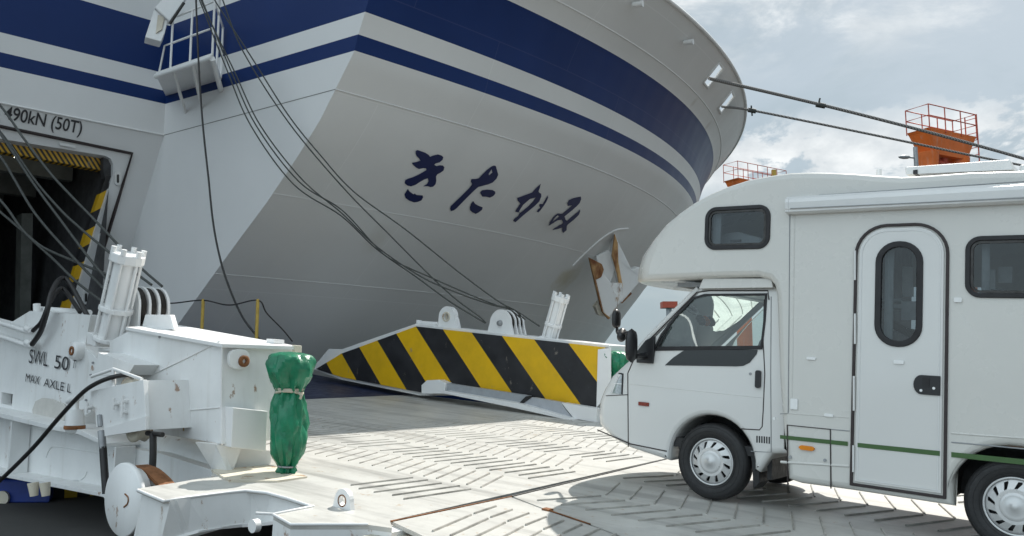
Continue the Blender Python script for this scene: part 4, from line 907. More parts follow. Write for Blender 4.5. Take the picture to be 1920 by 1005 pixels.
# ------------------------------------------------------------------ orange mooring towers
def tower(nc, rc, lc, capdrop, label, cols, railh, zb=-2.2, group='orange mooring towers'):
    Nn, Rr, Ll = V3(*nc), V3(*rc), V3(*lc); zt = Nn[2]; Rr[2] = zt; Ll[2] = zt; ex_ = Rr - Nn; ey_ = Ll - Nn; F = Nn + ex_ + ey_
    cen = Nn + ex_ / 2 + ey_ / 2
    e = thing('mooring_tower', label, 'tower', (cen[0], cen[1], zb), group)
    m = MB(); top = [Nn, Rr, F, Ll]; low = [cen + (p - cen) * .94 - UP * .12 for p in top]; bot = [cen + (p - cen) * .68 - UP * capdrop for p in top]
    m.add(top + low + bot, [(0, 1, 2, 3), (11, 10, 9, 8)] + [(i, i + 4, (i + 1) % 4 + 4, (i + 1) % 4) for i in range(4)] + [(i + 4, i + 8, (i + 1) % 4 + 8, (i + 1) % 4 + 4) for i in range(4)]); m.build('cap', M['orange'], e)
    for k, r in cols:
        c_ = cen + ex_ * k; m = MB(); m.tube([(c_[0], c_[1], zb), (c_[0], c_[1], zt - capdrop - .4), (c_[0], c_[1], zt - capdrop * .9)], [r, r, r * 1.15], 20); m.build('column', M['orange'], e)
    m = MB(); loop = [Nn, Rr, F, Ll]; 
    for h in (railh, railh * .52): m.tube([p + UP * h for p in loop + loop[:2]], .022, 6)
    for i in range(4):
        a, c2 = loop[i], loop[(i + 1) % 4]; n = max(1, round(float(np.linalg.norm(c2 - a)) / .95))
        for j in range(n): p = a + (c2 - a) * j / n; m.tube([p - UP * .1, p + UP * railh], .022, 6)
    m.build('railing', M['redrail'], e); return e, cen, ex_, ey_, zt
tn = PY(1743, 238, 32); tr = PY(1832, 262, 33.4); tlf = PY(1700, 249, 32.9)
e, cen, ex_, ey_, zt = tower(tn, tr, tlf, .95, 'nearer orange mooring tower with two thick columns and red railing', ((-.33, .36), (.33, .36)), .92)
m = MB(); c_ = cen; m.tube([c_ + UP * -.85, c_ - UP * 1.15], [.16, .12], 10); m.tube([c_ - UP * 1.1 - ex_ * .09, c_ - UP * 2.6 - ex_ * .09], .05, 8); m.tube([c_ - UP * 1.1 + ex_ * .09, c_ - UP * 2.6 + ex_ * .09], .05, 8); m.tube([c_ - UP * 1.15 - ex_ * .14, c_ - UP * 1.15 + ex_ * .14], .10, 10); m.build('mooring_hook', M['redrail'], e)
m = MB()
for k in (0, .5):
    p = tr + ex_ * .02 + unit(ey_) * k; m.tube([(p[0], p[1], -2), (p[0], p[1], zt + .95)], .025, 6)
for h in np.arange(zt - 4, zt + .8, .3):
    p = tr + ex_ * .02; m.tube([(p[0], p[1], h), (p[0] + unit(ey_)[0] * .5, p[1] + unit(ey_)[1] * .5, h)], .015, 6)
m.build('ladder', M['redrail'], e)
tn = PY(1384, 333, 50); tr = PY(1475, 346, 52.5); tlf = PY(1357, 337, 51)
e2, cen2, ex2, ey2, zt2 = tower(tn, tr, tlf, 1.2, 'farther orange mooring tower, mostly hidden behind the van roof', ((-.33, .45), (.33, .45)), 1.02)
m = MB(); p = PY(1356.5, 306, 51); m.tube([p, PY(1356.5, 280, 51)], .02, 6); m.build('signal_pole', M['greysteel'], e2)
m = MB(); p = PY(1451, 326, 51.6); m.box(p, V3(.12, 0, 0), V3(0, .12, 0), V3(0, 0, .25)); m.build('equipment_box', M['yellowpost'], e2)
far_t = PY(1254, 572, 150)
e3 = thing('far_beacon', 'small brown marker on a pile far off, seen past the van windscreen', 'beacon', (far_t[0], far_t[1], -2.2))
MB().box(far_t, V3(1.3, 0, 0), V3(0, 1.3, 0), V3(0, 0, .55)).build('platform', M['redrail'], e3)
MB().tube([(far_t[0], far_t[1], -2.2), far_t], .5, 12).build('pile', M['greysteel'], e3)
# street lamp before the orange tower
lb = PY(1716, 290, 30)
e = thing('street_lamp', 'grey street lamp with flat oval head beside the orange tower', 'street lamp', (lb[0], lb[1], 0))
m = MB(); m.tube([(lb[0], lb[1], 0), PY(1716, 276, 30)], [.11, .075], 14); m.build('post', M['greysteel'], e)
m = MB(); m.tube([PY(1715, 296, 30), PY(1704, 295, 30)], .035, 8); m.build('arm', M['greysteel'], e)
hc = PY(1697, 294.5, 30); hd_ = V3(-1, -.1, 0); m = MB()
m.tube([hc - hd_ * .17, hc - hd_ * .10, hc + hd_ * .05, hc + hd_ * .18, hc + hd_ * .25], [.05, .085, .10, .075, .02], 14); m.v = [V3(v[0], v[1], hc[2] + (v[2] - hc[2]) * .75) for v in m.v]; m.build('lamp_head', M['greysteel'], e)

# ------------------------------------------------------------------ camper van
van = thing('camper_van', 'white overcab camper van with green waist stripe, standing on the ramp', 'camper van', R(-1.2, .98, 0))
TV = 1.84                                       # width of the living body
def shell(prof, t0, t1, r, holes, bulge=None, skip=None, fill_far=True, low=False):
    """closed body from a side outline: rounded side edges, side plates with window holes"""
    o = MB(); n = len(prof)
    ins = lambda k: inset(prof, k) if k > 1e-6 else [tuple(p) for p in prof]
    lay = [(t0, r), (t0 + r * .12, r * .53), (t0 + r * .42, r * .16), (t0 + r, 0.)]
    mid = [(t0 + r + (t1 - t0 - 2 * r) * k, 0.) for k in (.06, .14, .25, .4, .6, .75, .86, .94)]
    lay = lay + mid + [(t0 + t1 - a, b) for a, b in lay[::-1]]
    tm, hw = (t0 + t1) / 2, (t1 - t0) / 2
    rows = []
    for t, k in lay:
        lp = [(a, max(b_, .72) if low and t > t0 + .12 and b_ < .72 and a < -.6 else b_) for a, b_ in ins(k)]; x = abs(t - tm) / hw
        rows.append([R(s_ + (bulge(s_, n_) * (1 - x ** 2.6) if bulge else 0), t, n_) for s_, n_ in lp])
    o.v = [p for row in rows for p in row]
    for i in range(len(rows) - 1):
        for j in range(n):
            if skip and skip(j): continue
            o.sm.add(len(o.f)); o.f.append((i * n + j, i * n + (j + 1) % n, (i + 1) * n + (j + 1) % n, (i + 1) * n + j))
    lp = ins(r)
    o.fill([lp] + holes, lambda x, y: R(x, t0, y), T * .025)
    if fill_far: o.fill(([inset(prof_far, r)] + FARW if low else [lp]) + (fill_far if isinstance(fill_far, list) else []), lambda x, y: R(x, t1, y), T * -.02)
    return o
def rot_rr(px0, px1, r, t, grow=0., k=7):       # rounded rectangle between two photograph corners, upright on the van side
    a, c2 = sn(*px0, t), sn(*px1, t); s0, s1 = sorted((a[0], c2[0])); n0, n1 = sorted((a[1], c2[1]))
    return rrect(s0 - grow, n0 - grow, s1 + grow, n1 + grow, r + grow, k)
def ring(lpo, lpi, t, th, name, mat, parent, bev=0.006):
    return MB().fill([lpo, lpi], lambda x, y: R(x, t, y), T * -th).build(name, mat, parent, bevel=bev)
def plate(lp, t, th, name, mat, parent, bev=0.0): return MB().prism([R(x, t, y) for x, y in lp], T * -th).build(name, mat, parent, bevel=bev)
def line(px, t, r, name='panel_seam', mat=None, parent=None, m=None):
    return MB().tube([P(u, v, t) for u, v in px], r, 6).build(name, mat or M['brownseal'], parent or van)
def sline(pts, t, r, name='panel_seam', mat=None, parent=None):
    return MB().tube([R(s_, t, n_) for s_, n_ in pts], r, 6).build(name, mat or M['brownseal'], parent or van)
# outline of the living body
topc = [(1920, 318), (1820, 321), (1740, 327), (1690, 330), (1640, 327), (1600, 324), (1560, 322), (1520, 321.5), (1480, 322.5), (1440, 328), (1400, 336), (1360, 349), (1330, 362),
        (1300, 379), (1275, 397), (1250, 420), (1230, 447), (1216, 474), (1208, 500)]
prof = [(-3.62, sn(1920, 318)[1])] + [sn(u, v) for u, v in topc] + [sn(u, v) for u, v in [(1206, 522), (1214, 526), (1330, 521), (1420, 519), (1441, 524), (1450, 534), (1454, 552), (1459, 700), (1466, 800), (1473, 860), (1476, 899), (1500, 907)]]
xs = sn(1595, 915)[1]; sk = sn(1790, 950)
prof += [sn(1590, 919), sk]
ac, ar = (-2.30, .335), .415
for a in np.radians(np.linspace(12, 168, 16)): prof.append((ac[0] + ar * math.cos(a), ac[1] + ar * math.sin(a)))
prof += [(-2.76, .28), (-3.62, .33)]
w_over = rot_rr((1326, 393), (1441, 463), .085, 0); w_right = rot_rr((1815, 448), (2010, 556), .085, 0)
d_glass = rot_rr((1648, 458), (1725, 648), .145, 0)
holes = [w_over, d_glass, w_right]
nb = lambda s_, n_: .36 * max(0, min(1, (s_ - .1) / .55)) ** 1.5 * max(0, min(1, (n_ - 1.8) / .1))
prof_far = [p for p in prof if p[1] > .72 or p[0] > -.6] ; ib = [i for i, p in enumerate(prof_far) if p[0] > -.75 and p[1] < .5]
prof_far = [p for p in prof if p[1] > .74] + [(-.66, .72), (-3.62, .72)]
FARW = [rrect(-3.3, 1.35, -2.2, 2.0, .08), rrect(-1.85, 1.35, -1.0, 2.0, .08), rrect(-.45, 2.2, .15, 2.52, .08)]
body = shell(prof, 0, TV, .055, holes, bulge=nb, low=True)
body.build('coach_body', M['camper'], van)
# dark inside of the living body: lining, cabinets, curtains
for fw in FARW: MB().fill([fw], lambda x, y: R(x, TV - .01, y)).build('far_pane', M['acrylic'], van)
MB().fill([[(-3.55, .74), (-.7, .74), (-.7, .76), (-3.55, .76)]], lambda x, y: R(x, .06, y), T * 1.7).build('inner_floor', M['wood'], van)
m = MB(); m.prism([R(-1.28, .35, .5), R(-1.12, .35, .5), R(-1.12, .35, 2.3), R(-1.28, .35, 2.3)], T * 1.1); m.build('cabinet', M['wood'], van, bevel=.01)
m = MB(); m.prism([R(-1.75, .8, .4), R(-1.45, .8, .4), R(-1.45, .8, 1.3), R(-1.75, .8, 1.3)], T * .5); m.build('cabinet', M['interior'], van, bevel=.01)
def curtain(s0, s1, n0, n1, t, k, mat='curtain'):
    o = MB(); nn = 28; g_ = [(s0 + (s1 - s0) * i / nn, t + .018 * math.sin(i * k)) for i in range(nn + 1)]
    o.add([R(s_, tt, n_) for s_, tt in g_ for n_ in (n0, n1)], [(2 * i, 2 * i + 2, 2 * i + 3, 2 * i + 1) for i in range(nn)], True); return o.build('curtain', M[mat], van)
a = sn(1690, 550)
curtain(sn(1650, 560)[0], sn(1668, 560)[0], sn(1660, 640)[1], sn(1660, 462)[1], .12, 1.5)
curtain(sn(1836, 500)[0], sn(1852, 500)[0], sn(1840, 552)[1], sn(1840, 452)[1], .10, 1.5)
curtain(sn(1940, 500)[0], sn(2005, 500)[0], sn(1940, 552)[1], sn(1940, 452)[1], .10, 1.5)
m = MB()
for (u0, v0, u1, v1, t, th) in ((1692, 500, 1712, 556, .5, .02), (1690, 565, 1722, 600, .4, .02), (1655, 560, 1692, 565, .45, .3), (1655, 570, 1690, 578, .4, .3), (1660, 615, 1700, 620, .4, .3)):
    m.prism([P(u0, v0, t), P(u1, v0, t), P(u1, v1, t), P(u0, v1, t)], T * th)
m.build('shelf_items', M['curtain'], van)
MB().tube([P(1660, 600, .3), P(1718, 632, .5)], .035, 8).build('rolled_awning', M['wood'], van)
m = MB()
for (u0, v0, u1, v1, t, th) in ((1840, 505, 1866, 545, .35, .02), (1872, 500, 1898, 530, .5, .02)): m.prism([P(u0, v0, t), P(u1, v0, t), P(u1, v1, t), P(u0, v1, t)], T * th)
m.build('shelf_items', M['curtain'], van)
MB().prism([P(u, v, .3) for u, v in [(1345, 446), (1360, 437), (1385, 434), (1405, 440), (1428, 446), (1428, 462), (1340, 462)]], T * .5).build('bedding', M['curtain'], van, bevel=.02)
curtain(sn(1330, 430)[0], sn(1346, 430)[0], sn(1335, 458)[1], sn(1335, 396)[1], .08, 1.5)
# windows of the living body
def window(lp_px0, lp_px1, r, name='window'):
    o = rot_rr(lp_px0, lp_px1, r, 0); fo = inset(o, -.008); fi = inset(o, .062)
    f = ring(fo, inset(o, .03), -.012, .0, name, M['gasket'], van) if False else MB().fill([inset(o, -.002), inset(o, .032)], lambda x, y: R(x, -.014, y), T * .018).build(name, M['gasket'], van, bevel=.005)
    MB().fill([inset(o, .034), inset(o, .052)], lambda x, y: R(x, -.006, y), T * .02).build('window_frame', M['darksteel'], f) if True else None
    MB().fill([inset(o, .030)], lambda x, y: R(x, .004, y)).build('pane', M['acrylic'], f)
    return f
w1 = window((1324, 390), (1443, 466), .10); w1['label'] = 'small dark window in the overcab'
w2 = window((1811, 444), (2014, 560), .10); w2['label'] = 'large dark side window'
for w_, (u, v) in ((w1, (1380, 452)), (w2, (1871, 545))):
    MB().box(P(u, v, .02), A * .045, T * .012, N * .010).build('latch', M['blackplastic'], w_)
# entry door
dr = [sn(1599, 913), sn(1777, 936)]
sL, sR = sn(1600, 660)[0], sn(1777, 660)[0]; nbL = sn(1596, 909)[1]; ntop = sn(1690, 420)[1]
dl = rrect(sR, nbL, sL, ntop, .02, 3)
def doorloop(k):
    s0, s1, n0, n1, rr = sR + k, sL - k, nbL + k, ntop - k, .235 - k; out = [(s1, n0)]
    for cx, a0 in ((s1 - rr, 0), (s0 + rr, 90)):
        for i in range(9): a = math.radians(a0 + 90 * i / 8); out.append((cx + rr * math.cos(a), n1 - rr + rr * math.sin(a)))
    return out + [(s0, n0)]
MB().fill([doorloop(-.004), doorloop(.018)], lambda x, y: R(x, -.016, y), T * .02).build('door_seal', M['brownseal'], van, bevel=.004)
dg = rot_rr((1648, 458), (1725, 648), .145, 0)
ed = MB().fill([doorloop(.030), dg], lambda x, y: R(x, -.012, y), T * .03).build('entry_door', M['cabwhite'], van, bevel=.006)
MB().fill([inset(dg, -.018), inset(dg, .028)], lambda x, y: R(x, -.026, y), T * .018).build('door_window_seal', M['gasket'], ed, bevel=.006)
MB().fill([inset(dg, .02)], lambda x, y: R(x, -.008, y)).build('door_pane', M['acrylic'], ed)
hl = rot_rr((1714, 702), (1764, 742), .008, 0)
h0, h1 = sn(1764, 742), sn(1714, 702); hp_ = [(h0[0], h0[1]), (h0[0], h1[1])] + [(h1[0] - .055 + .055 * math.cos(a), (h0[1] + h1[1]) / 2 + (h1[1] - h0[1]) / 2 * math.sin(a)) for a in np.radians(np.linspace(90, -90, 11))]
hd2 = plate(hp_, -.012, .012, 'door_handle', M['blackplastic'], ed, .004)
for (u, v) in ((1727, 732), (1751, 728)): MB().cyl(P(u, v, -.024), -T, .010, .006, 12).build('lock_barrel', M['smooth'], ed)
plate(rrect(*sn(1741, 738), *sn(1731, 708), .01, 3) if False else rot_rr((1731, 708), (1744, 726), .01, 0), -.0245, .004, 'handle_grip', M['redlens'] if False else M['gasket'], ed)
MB().fill([doorloop(.05), doorloop(.056)], lambda x, y: R(x, -.0125, y), T * -.003).build('door_trim', M['alu'], ed)
for (u, v0, v1) in ((1603, 470, 525), (1603, 588, 645), (1601, 705, 770), (1600, 835, 885)):
    MB().tube([P(u, v0, -.018), P(u, v1, -.018)], .009, 8).build('door_hinge', M['alu'], ed)
# waist stripe, pieces by panel
def stripe(u0, u1, name, parent, t=-.003):
    f = lambda u: 815.5 + (u - 1463) * (861 - 815.5) / (1920 - 1463); g_ = lambda u: 7 + (u - 1463) * 3.5 / 457
    return plate([sn(u0, f(u0)), sn(u1, f(u1)), sn(u1, f(u1) + g_(u1)), sn(u0, f(u0) + g_(u0))], t, .003, name, M['green'], parent)
stripe(1463, 1590, 'waist_stripe', van); stripe(1609, 1763, 'waist_stripe', ed, -.013); ue = max(u for u in range(1900, 2300, 5) if sn(u, 880)[0] > -3.6); stripe(1784, ue, 'waist_stripe', van)
# storage hatch, seams, lamps and fittings
line([(1477, 908), (1476, 797), (1557, 805), (1558, 916)], -.002, .006); line([(1558, 805), (1593, 808)], -.001, .004, mat=M['interior'])
sline([sn(1481, 404), sn(1478, 775), sn(1463, 776)], -.001, .004, mat=M['interior']); line([(1478, 775), (1592, 783)], 0, .004, mat=M['camper'])
sline([sn(1490, 404), sn(1485, 770)], .001, .005, mat=M['camper'])
line([(1784, 829), (1925, 842)], -.001, .005, mat=M['interior']); line([(1784, 812), (1925, 822)], .002, .008, mat=M['camper'])
line([(1464, 866), (1592, 874)], .004, .012, mat=M['camper'])
ml = plate(rot_rr((1499, 834), (1528, 846), .024, 0), -.001, .016, 'marker_lamp', M['amber'], van, .006)
for (u, v) in ((1482, 857), (1547, 863)): MB().cyl(P(u, v, 0), -T, .013, .008, 12).build('hatch_lock', M['greysteel'], van)
for (u0, v0, u1, v1) in ((1483, 747, 1496, 768), (1546, 775, 1563, 782), (1677, 675, 1696, 683), (1789, 558, 1804, 567), (1513, 669, 1530, 675), (1450, 782, 1455, 787)):
    f = plate(rot_rr((u0, v0), (u1, v1), .008, 0), -.001 if u0 < 1670 or u0 > 1780 else -.013, .012, 'side_fitting', M['smooth'], van, .003)
# awning case
an = [(-3.6, 0)]; aw = [sn(1481, 372), sn(1483, 403)]
s1 = aw[0][0]; nt_, nb_ = aw[0][1], aw[1][1]
sec = [(0, nt_), (-.05, nt_ + .005), (-.085, nt_ - .02), (-.095, nt_ - .05), (-.09, nb_ + .035), (-.085, nb_ + .03), (-.085, nb_ + .012), (-.05, nb_), (0, nb_)]
m = MB(); m.prism([R(s1, t, n_) for t, n_ in sec], -A * 3.0); m.build('awning_case', M['alu'], van, bevel=.004)
m = MB(); m.prism([R(s1 + .006, t * 1.05, n_) for t, n_ in sec], -A * .03); m.build('awning_cap', M['alu'], van, bevel=.004)
line([(1482, 391), (1925, 371)], -.096, .0035, mat=M['interior']); line([(1535, 366), (1925, 340)], -.02, .004, mat=M['interior'])
# roof unit and small vent
c0 = sn(1700, 318, .55); c1 = sn(1893, 300, .55)
m = MB(); m.prism([P(u, v, .5) for u, v in [(1697, 313), (1893, 299), (1900, 318), (1698, 327)]], T * .8); m.build('roof_unit', M['alu'], van, bevel=.008)
m = MB(); m.prism([P(u, v, .49) for u, v in [(1712, 319), (1720, 318), (1720, 326), (1712, 326)]], T * .1); m.build('roof_unit_foot', M['gasket'], van)
m = MB(); m.cyl(P(1648, 331, .4), N, .02, .06, 10); m.build('roof_light', M['smooth'], van)
m = MB(); m.prism([P(u, v, 0.6) for u, v in [(1912, 309), (1990, 303), (1990, 325), (1910, 325)]], T * .5); m.build('roof_vent', M['alu'], van, bevel=.01)

MB().prism([P(u, v, .05) for u, v in [(1318, 522), (1446, 522), (1449, 539), (1310, 541)]], T * 1.6).build('roof_fairing', M['camper'], van, bevel=.006)
# ---- cab
TC0, TC1 = .10, 1.74
cabp = [(1480, 537), (1330, 536), (1306, 541), (1215, 634), (1188, 668), (1166, 690), (1149, 706), (1134, 732), (1126, 752), (1124, 772), (1126, 796), (1150, 822), (1182, 840), (1249, 849)]
cp = [sn(u, v, TC0) for u, v in cabp]
wc_, wr = (.012, .33), .395
fa = [(wc_[0] + wr * math.cos(a), wc_[1] + .01 + wr * math.sin(a)) for a in np.radians(np.linspace(-3, 183, 20))]
cp[-1] = (fa[0][0] + .004, fa[0][1] - .03)
cp += fa + [(-.43, .30), sn(1447, 851, TC0), sn(1480, 851, TC0)]
gl_px = [(1228, 655), (1241, 628), (1266, 596), (1300, 560), (1322, 554), (1436, 553), (1433, 600), (1427, 652)]
cg = [sn(u, v, TC0) for u, v in gl_px]
cb_ = lambda s_, n_: .20 * max(0, min(1, (s_ - .45) / .5)) * (1 if n_ > .0 else 0)
WS = 2                                           # outline edge that is the windscreen
cab = shell(cp, TC0, TC1, .045, [cg], bulge=cb_, skip=lambda j: j in (2, 3) or j == len(cp) - 1, fill_far=[cg])
cabo = cab.build('cab_body', M['cabwhite'], van)
# windscreen glass and pillars
def rowpt(j, x):                                 # point across the front at outline vertex j
    t = TC0 + (TC1 - TC0) * x; xx = abs(x - .5) * 2; s_, n_ = cp[j]; return R(s_ + cb_(s_, n_) * (1 - xx ** 2.6), t, n_)
g_ = MB(); xs_ = np.linspace(.05, .95, 15)
g_.add([rowpt(j, x) for j in (2, 3, 4) for x in xs_], [(i * 15 + k, i * 15 + k + 1, (i + 1) * 15 + k + 1, (i + 1) * 15 + k) for i in range(2) for k in range(14)], True)
g_.build('windscreen', M['glass'], van)
for x in (.035, .965):
    m = MB(); m.tube([rowpt(2, x), rowpt(3, x), rowpt(4, x)], .038, 8); m.build('windscreen_pillar', M['cabwhite'], van)
m = MB(); m.tube([rowpt(2, x) for x in xs_], .03, 8); m.build('windscreen_rail', M['cabwhite'], van)
for t in (TC0 + .012, TC1 - .012): MB().fill([inset(cg, -.005)], lambda x, y: R(x, t, y)).build('side_glass', M['glass'], van)
MB().fill([inset(cg, -.014), inset(cg, .006)], lambda x, y: R(x, TC0 - .006, y), T * .01).build('glass_seal', M['gasket'], van)
# door: seams, quarter pillar, black lower glass, handle
line([(1178, 838), (1177, 700), (1190, 670)], TC0 - .001, .005)
sline([sn(u, v, TC0) for u, v in smooth2] if False else [sn(u, v, TC0) for u, v in [(1433, 562), (1431, 640), (1434, 700), (1431, 770), (1429, 800), (1424, 806), (1390, 804)]], TC0 - .001, .0045)
sline([sn(u, v, TC0) for u, v in [(1215, 640), (1307, 548), (1330, 545), (1440, 545), (1442, 562)]], TC0 - .002, .006)
sline([sn(u, v, TC0) for u, v in [(1180, 720), (1300, 732), (1432, 746)]], TC0 + .001, .004, mat=M['cabwhite'])
sline([sn(u, v, TC0) for u, v in [(1446, 556), (1445, 700), (1446, 848), (1408, 846)]], TC0 - .001, .004, mat=M['interior'])
MB().tube([P(1256, 612, TC0 - .006), P(1233, 652, TC0 - .006)], .008, 6).build('quarter_pillar', M['gasket'], van)
dpl = [sn(u, v, TC0) for u, v in [(1247, 685), (1262, 671), (1281, 658), (1290, 655), (1421, 656), (1419, 664), (1406, 680), (1394, 686), (1380, 687)]]
plate(dpl, TC0 - .001, .006, 'lower_glass', plain('black_glass', (.02, .021, .022), .12, 0, .05), van, .002)
plate([sn(u, v, TC0) for u, v in [(1234, 650), (1430, 648), (1430, 655), (1232, 657)]], TC0 - .004, .008, 'sill_strip', M['gasket'], van, .002)
hz_ = rot_rr((1418, 694), (1427, 728), .018, TC0); plate(hz_, TC0 - .002, .022, 'cab_door_handle', M['blackplastic'], van, .006)
MB().cyl(P(1407, 701, TC0), -T, .012, .006, 12).build('door_lock', M['greysteel'], van)
vp_ = [[(1418 + k * 4.6, 817 + k * .4), (1420.5 + k * 4.6, 817.2 + k * .4), (1420.5 + k * 4.6, 830 + k * .4), (1418 + k * 4.6, 829.8 + k * .4)] for k in range(6)]
m = MB()
for q_ in vp_: m.prism([P(u, v, TC0 - .002) for u, v in q_], T * .003)
m.build('air_vent', M['gasket'], van)
plate(rot_rr((1198, 753), (1217, 762), .004, TC0), TC0 - .002, .01, 'side_reflector', M['redlens'], van, .002)
# headlamp on the corner, bumper strip
def nose(u, v, k):                               # point on the rounded front: k = 0 side .. 1 middle
    s_, n_ = sn(u, v, TC0); x = k; t = TC0 + .045 + (TC1 - TC0) * .5 * x
    return s_, n_, t
hl0 = sn(1168, 701, TC0); hl1 = sn(1167, 739, TC0)
def front_s(n_):                                  # outline s at height n on the nose
    pts = [cp[j] for j in range(3, 13)]
    for a, c2 in zip(pts, pts[1:]):
        if min(a[1], c2[1]) <= n_ <= max(a[1], c2[1]): k = (n_ - a[1]) / (c2[1] - a[1] + 1e-9); return a[0] + (c2[0] - a[0]) * k
    return pts[-1][0]
for side in (0, 1):
    e_ = []
    rows_ = []
    for n_ in np.linspace(hl1[1], hl0[1], 7):
        f0 = front_s(n_); row = []
        for q_ in np.linspace(0, 1, 9):
            if q_ < .35: s_ = hl0[0] + (f0 - .045 - hl0[0]) * q_ / .35; t = TC0 - .004
            else:
                k = (q_ - .35) / .65; x = min(1, k * .34); t = TC0 - .004 + .5 * k; xx = 1 - (t - TC0) / ((TC1 - TC0) / 2); xx = min(1, max(0, xx))
                s_ = f0 - .045 * (1 - min(1, k * 3)) ** 2 + cb_(f0, n_) * (1 - xx ** 2.6) + .004
            row.append(R(s_, t if side == 0 else TC0 + TC1 - t, n_))
        rows_.append(row)
    m = MB(); m.add([p for r_ in rows_ for p in r_], [(i * 9 + j, i * 9 + j + 1, (i + 1) * 9 + j + 1, (i + 1) * 9 + j) for i in range(6) for j in range(8)], True)
    hl_ = m.build('headlamp', plain('headlamp_lens', (.50, .52, .53), .08, .3, .5, 0, 30, **{'Coat Weight': 1.}), van)
    m = MB(); m.tube([r_[0] for r_ in rows_] + rows_[-1][1:5], .008, 6); m.build('lamp_seal', M['gasket'], hl_)
    m = MB(); m.tube([r_[2] for r_ in rows_], .006, 6); m.tube(rows_[3][0:6], .005, 6); m.build('lamp_divider', M['smooth'], hl_)
line([(1120, 806), (1181, 832), (1250, 846)], TC0 - .001, .006); 
line([(1136, 742), (1178, 740)], TC0 - .002, .004)
m = MB(); m.prism([R(x, TC0 + .01, y) for x, y in [sn(1226, 842, TC0), sn(1248, 846, TC0), sn(1246, 856, TC0), sn(1230, 850, TC0)]], T * .2); m.build('mud_guard', M['rubber'], van)
# mirrors
def blob(c_, ax, half, rad, name, mat, parent, sq=.5):   # rounded housing about an axis
    h = np.linspace(-1, 1, 11); pr = [(rad * (1 - abs(x) ** 4.) ** .5 + .002, x * half) for x in h]; m = MB(); m.lathe(pr, c_, ax, 18)
    ex__ = unit(np.cross(ax, A)); m.v = [c_ + (v - c_) - A * ((v - c_) @ A) * (1 - sq) for v in m.v]; return m.build(name, mat, parent)
upv = unit(N * .97 + A * .05)
mr = blob(P(1184, 648, -.12), upv, .155, .075, 'door_mirror', M['blackplastic'], van, .6)
plate([sn(u, v, TC0) for u, v in [(1196, 680), (1196, 660), (1213, 638), (1230, 630), (1229, 657), (1226, 682)]], TC0 - .001, .03, 'mirror_base', M['blackplastic'], van, .006)
MB().tube([P(1190, 668, -.08), P(1205, 668, .05), P(1216, 665, TC0)], .03, 10).build('mirror_arm', M['blackplastic'], mr)
mr2 = blob(P(1156, 598, .55), upv, .10, .06, 'front_mirror', M['blackplastic'], van, .6)
MB().tube(smooth_path([P(1157, 616, .55), P(1158, 624, .5), P(1166, 628, .3), P(1178, 624, .05), P(1190, 640, TC0)], 5), .016, 8).build('mirror_arm', M['blackplastic'], mr2)
mr3 = blob(P(1166, 628, .2), unit(A * .3 + N * .5 + T * .6), .075, .05, 'side_mirror', M['blackplastic'], van, .8)
# cab interior
m = MB(); m.prism([R(x, TC0 + .04, y) for x, y in [(1.0, .95), (.80, 1.14), (.52, 1.17), (.50, .8), (.9, .6)]], T * 1.54); m.build('dashboard', M['interior'], van, bevel=.02)
for t in (.26, 1.08):
    m = MB(); m.prism([R(x, t, y) for x, y in [(.30, .72), (-.28, .70), (-.28, .86), (.30, .88)]], T * .5); m.build('seat_cushion', M['seat'], van, bevel=.04)
    m = MB(); m.prism([R(x, t, y) for x, y in [(-.14, .86), (-.27, .86), (-.44, 1.42), (-.34, 1.44)]], T * .5); m.build('seat_back', M['seat'], van, bevel=.04)
    m = MB(); m.prism([R(x, t + .12, y) for x, y in [(-.35, 1.45), (-.43, 1.45), (-.46, 1.64), (-.38, 1.64)]], T * .26); m.build('headrest', M['seat'], van, bevel=.03)
c_ = R(.36, 1.40, 1.16); ax = unit(-A * .6 + N * .8); e1 = unit(np.cross(ax, T)); m = MB()
m.tube([c_ + .18 * (math.cos(a) * e1 + math.sin(a) * T) for a in np.linspace(0, 2 * math.pi, 25)], .014, 8)
for a in (0.4, 2.7, 4.7): m.tube([c_, c_ + .18 * (math.cos(a) * e1 + math.sin(a) * T)], .012, 6)
m.tube([c_, c_ - ax * .3], .03, 8); m.build('steering_wheel', M['blackplastic'], van)
m = MB(); m.prism([R(.42, TC0 + .06, 1.86), R(-.44, TC0 + .06, 1.86), R(-.44, TC0 + .06, 1.90), R(.42, TC0 + .06, 1.90)], T * 1.5); m.build('cab_headlining', M['interior'], van)
mi = MB(); mi.box(R(.52, .98, 1.72), A * .015, T * .12, N * .035); mi.build('inner_mirror', M['blackplastic'], van)
for dt, cl in ((-.12, 'blackplastic'), (-.02, 'orange'), (.1, 'blackplastic')):
    m = MB(); m.tube([R(.5, .98 + dt, 1.70), R(.5, .98 + dt, 1.60)], .006, 6); m.lathe([(.0, -.04), (.03, -.03), (.04, 0), (.03, .03), (0, .04)], R(.5, .98 + dt, 1.57), UP, 12); m.build('hanging_charm', M[cl], van)
m = MB(); m.prism([R(-.47, TC0 + .03, .5), R(-.47, TC1 - .03, .5), R(-.47, TC1 - .03, 1.1), R(-.47, TC0 + .03, 1.1)], -A * .02); m.build('bulkhead', M['interior'], van)
m = MB(); m.prism([R(.98, TC0 + .05, .42), R(.98, TC1 - .05, .42), R(.98, TC1 - .05, .50), R(.98, TC0 + .05, .50)], -A * 1.45); m.build('cab_floor', M['rubber'], van)
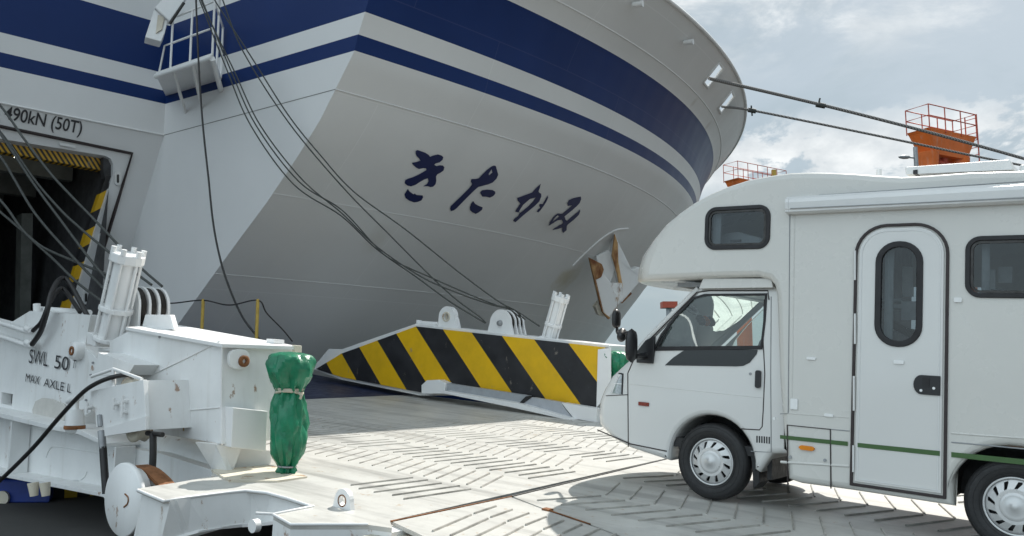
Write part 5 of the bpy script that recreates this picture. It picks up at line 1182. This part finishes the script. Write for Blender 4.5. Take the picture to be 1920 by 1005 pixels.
# chassis and wheel wells
m = MB(); m.prism([R(.9, .5, .46), R(-3.4, .5, .5), R(-3.4, .5, .7), R(.9, .5, .6)], T * .7); m.prism([R(-.5, .20, .24), R(-.46, .20, .24), R(-.46, .20, .6), R(-.5, .20, .6)], T * .4); m.build('chassis', M['rubber'], van)
for c_, t, r_ in ((wc_, TC0, wr), (ac, .0, ar)):
    m = MB(); lp = [(c_[0] + (r_ + .012) * math.cos(a), c_[1] + .01 + (r_ + .012) * math.sin(a)) for a in np.radians(np.linspace(-5, 185, 20))]
    m.add([R(x, t + .012, y) for x, y in lp] + [R(x, t + .5, y) for x, y in lp], [(i, i + 1, i + 21, i + 20) for i in range(19)], True); m.add([R(x, t + .5, y) for x, y in lp], [tuple(range(20))]); m.build('wheel_well', M['rubber'], van)
m = MB(); m.prism([P(u, v, .16) for u, v in [(1404, 838), (1421, 848), (1424, 905), (1412, 918), (1410, 870)]], T * .22); m.build('mud_flap', M['rubber'], van, bevel=.004)
# wheels
def wheel(s_, t, rr, flip=False, copyof=None):
    e = bpy.data.objects.new('wheel', None); SC.collection.objects.link(e); e.parent = van
    e.location = tuple(R(s_, t, rr) - wloc(van)); return e
def wheel_parts(e, sg):
    c_ = wloc(e); ax = -T * sg; k = 72
    m = MB(); pr = [(.19, -.17), (.27, -.185), (.310, -.17), (.328, -.14), (.331, -.09), (.328, -.035), (.312, -.005), (.285, .004), (.24, .0), (.205, -.012), (.19, -.03)]
    m.lathe(pr, c_, ax, 64); m.build('tyre', M['rubber'], e)
    m = MB()
    for r_, h in ((.300, .001), (.262, .0035), (.222, -.004)): m.lathe([(r_ - .003, h - .004), (r_ - .001, h + .002), (r_ + .001, h + .002), (r_ + .003, h - .004)], c_, ax, 64)
    m.build('sidewall_ring', M['rubber'], e)
    loops = [[(.198 * math.cos(a), .198 * math.sin(a)) for a in np.linspace(0, 2 * math.pi, 61)[:-1]]]
    for i in range(12):
        a0 = 2 * math.pi * i / 12; sl = [(.122, -.05), (.172, .10), (.176, .24), (.165, .27), (.124, .12)]
        loops.append([(r_ * math.cos(a0 + b_), r_ * math.sin(a0 + b_)) for r_, b_ in sl])
    e1 = A; e2 = N
    def dome(x, y): r_ = math.hypot(x, y); return c_ + x * e1 + y * e2 + ax * (.012 - 1.1 * max(0, r_ - .11) ** 2 * 6 * (1 if r_ < .19 else .8) + .0)
    m = MB(); m.fill(loops, dome, -ax * .02); m.lathe([(.190, -.03), (.199, -.022), (.204, -.012), (.199, -.004), (.190, -.012)], c_, ax, 60)
    m.lathe([(0, .021), (.02, .022), (.022, .018), (.075, .017), (.092, .0165), (.098, .011)], c_, ax, 40); m.build('hubcap', M['hubcap'], e)
    m = MB(); m.lathe([(0, -.075), (.195, -.075)], c_, ax, 40); m.build('wheel_disc', M['blackplastic'], e)
for s_, t, sg in ((wc_[0], .11, 1), (ac[0], .03, 1), (wc_[0], 1.73, -1), (ac[0], 1.80, -1)):
    e = wheel(s_, t, .332); wheel_parts(e, sg)
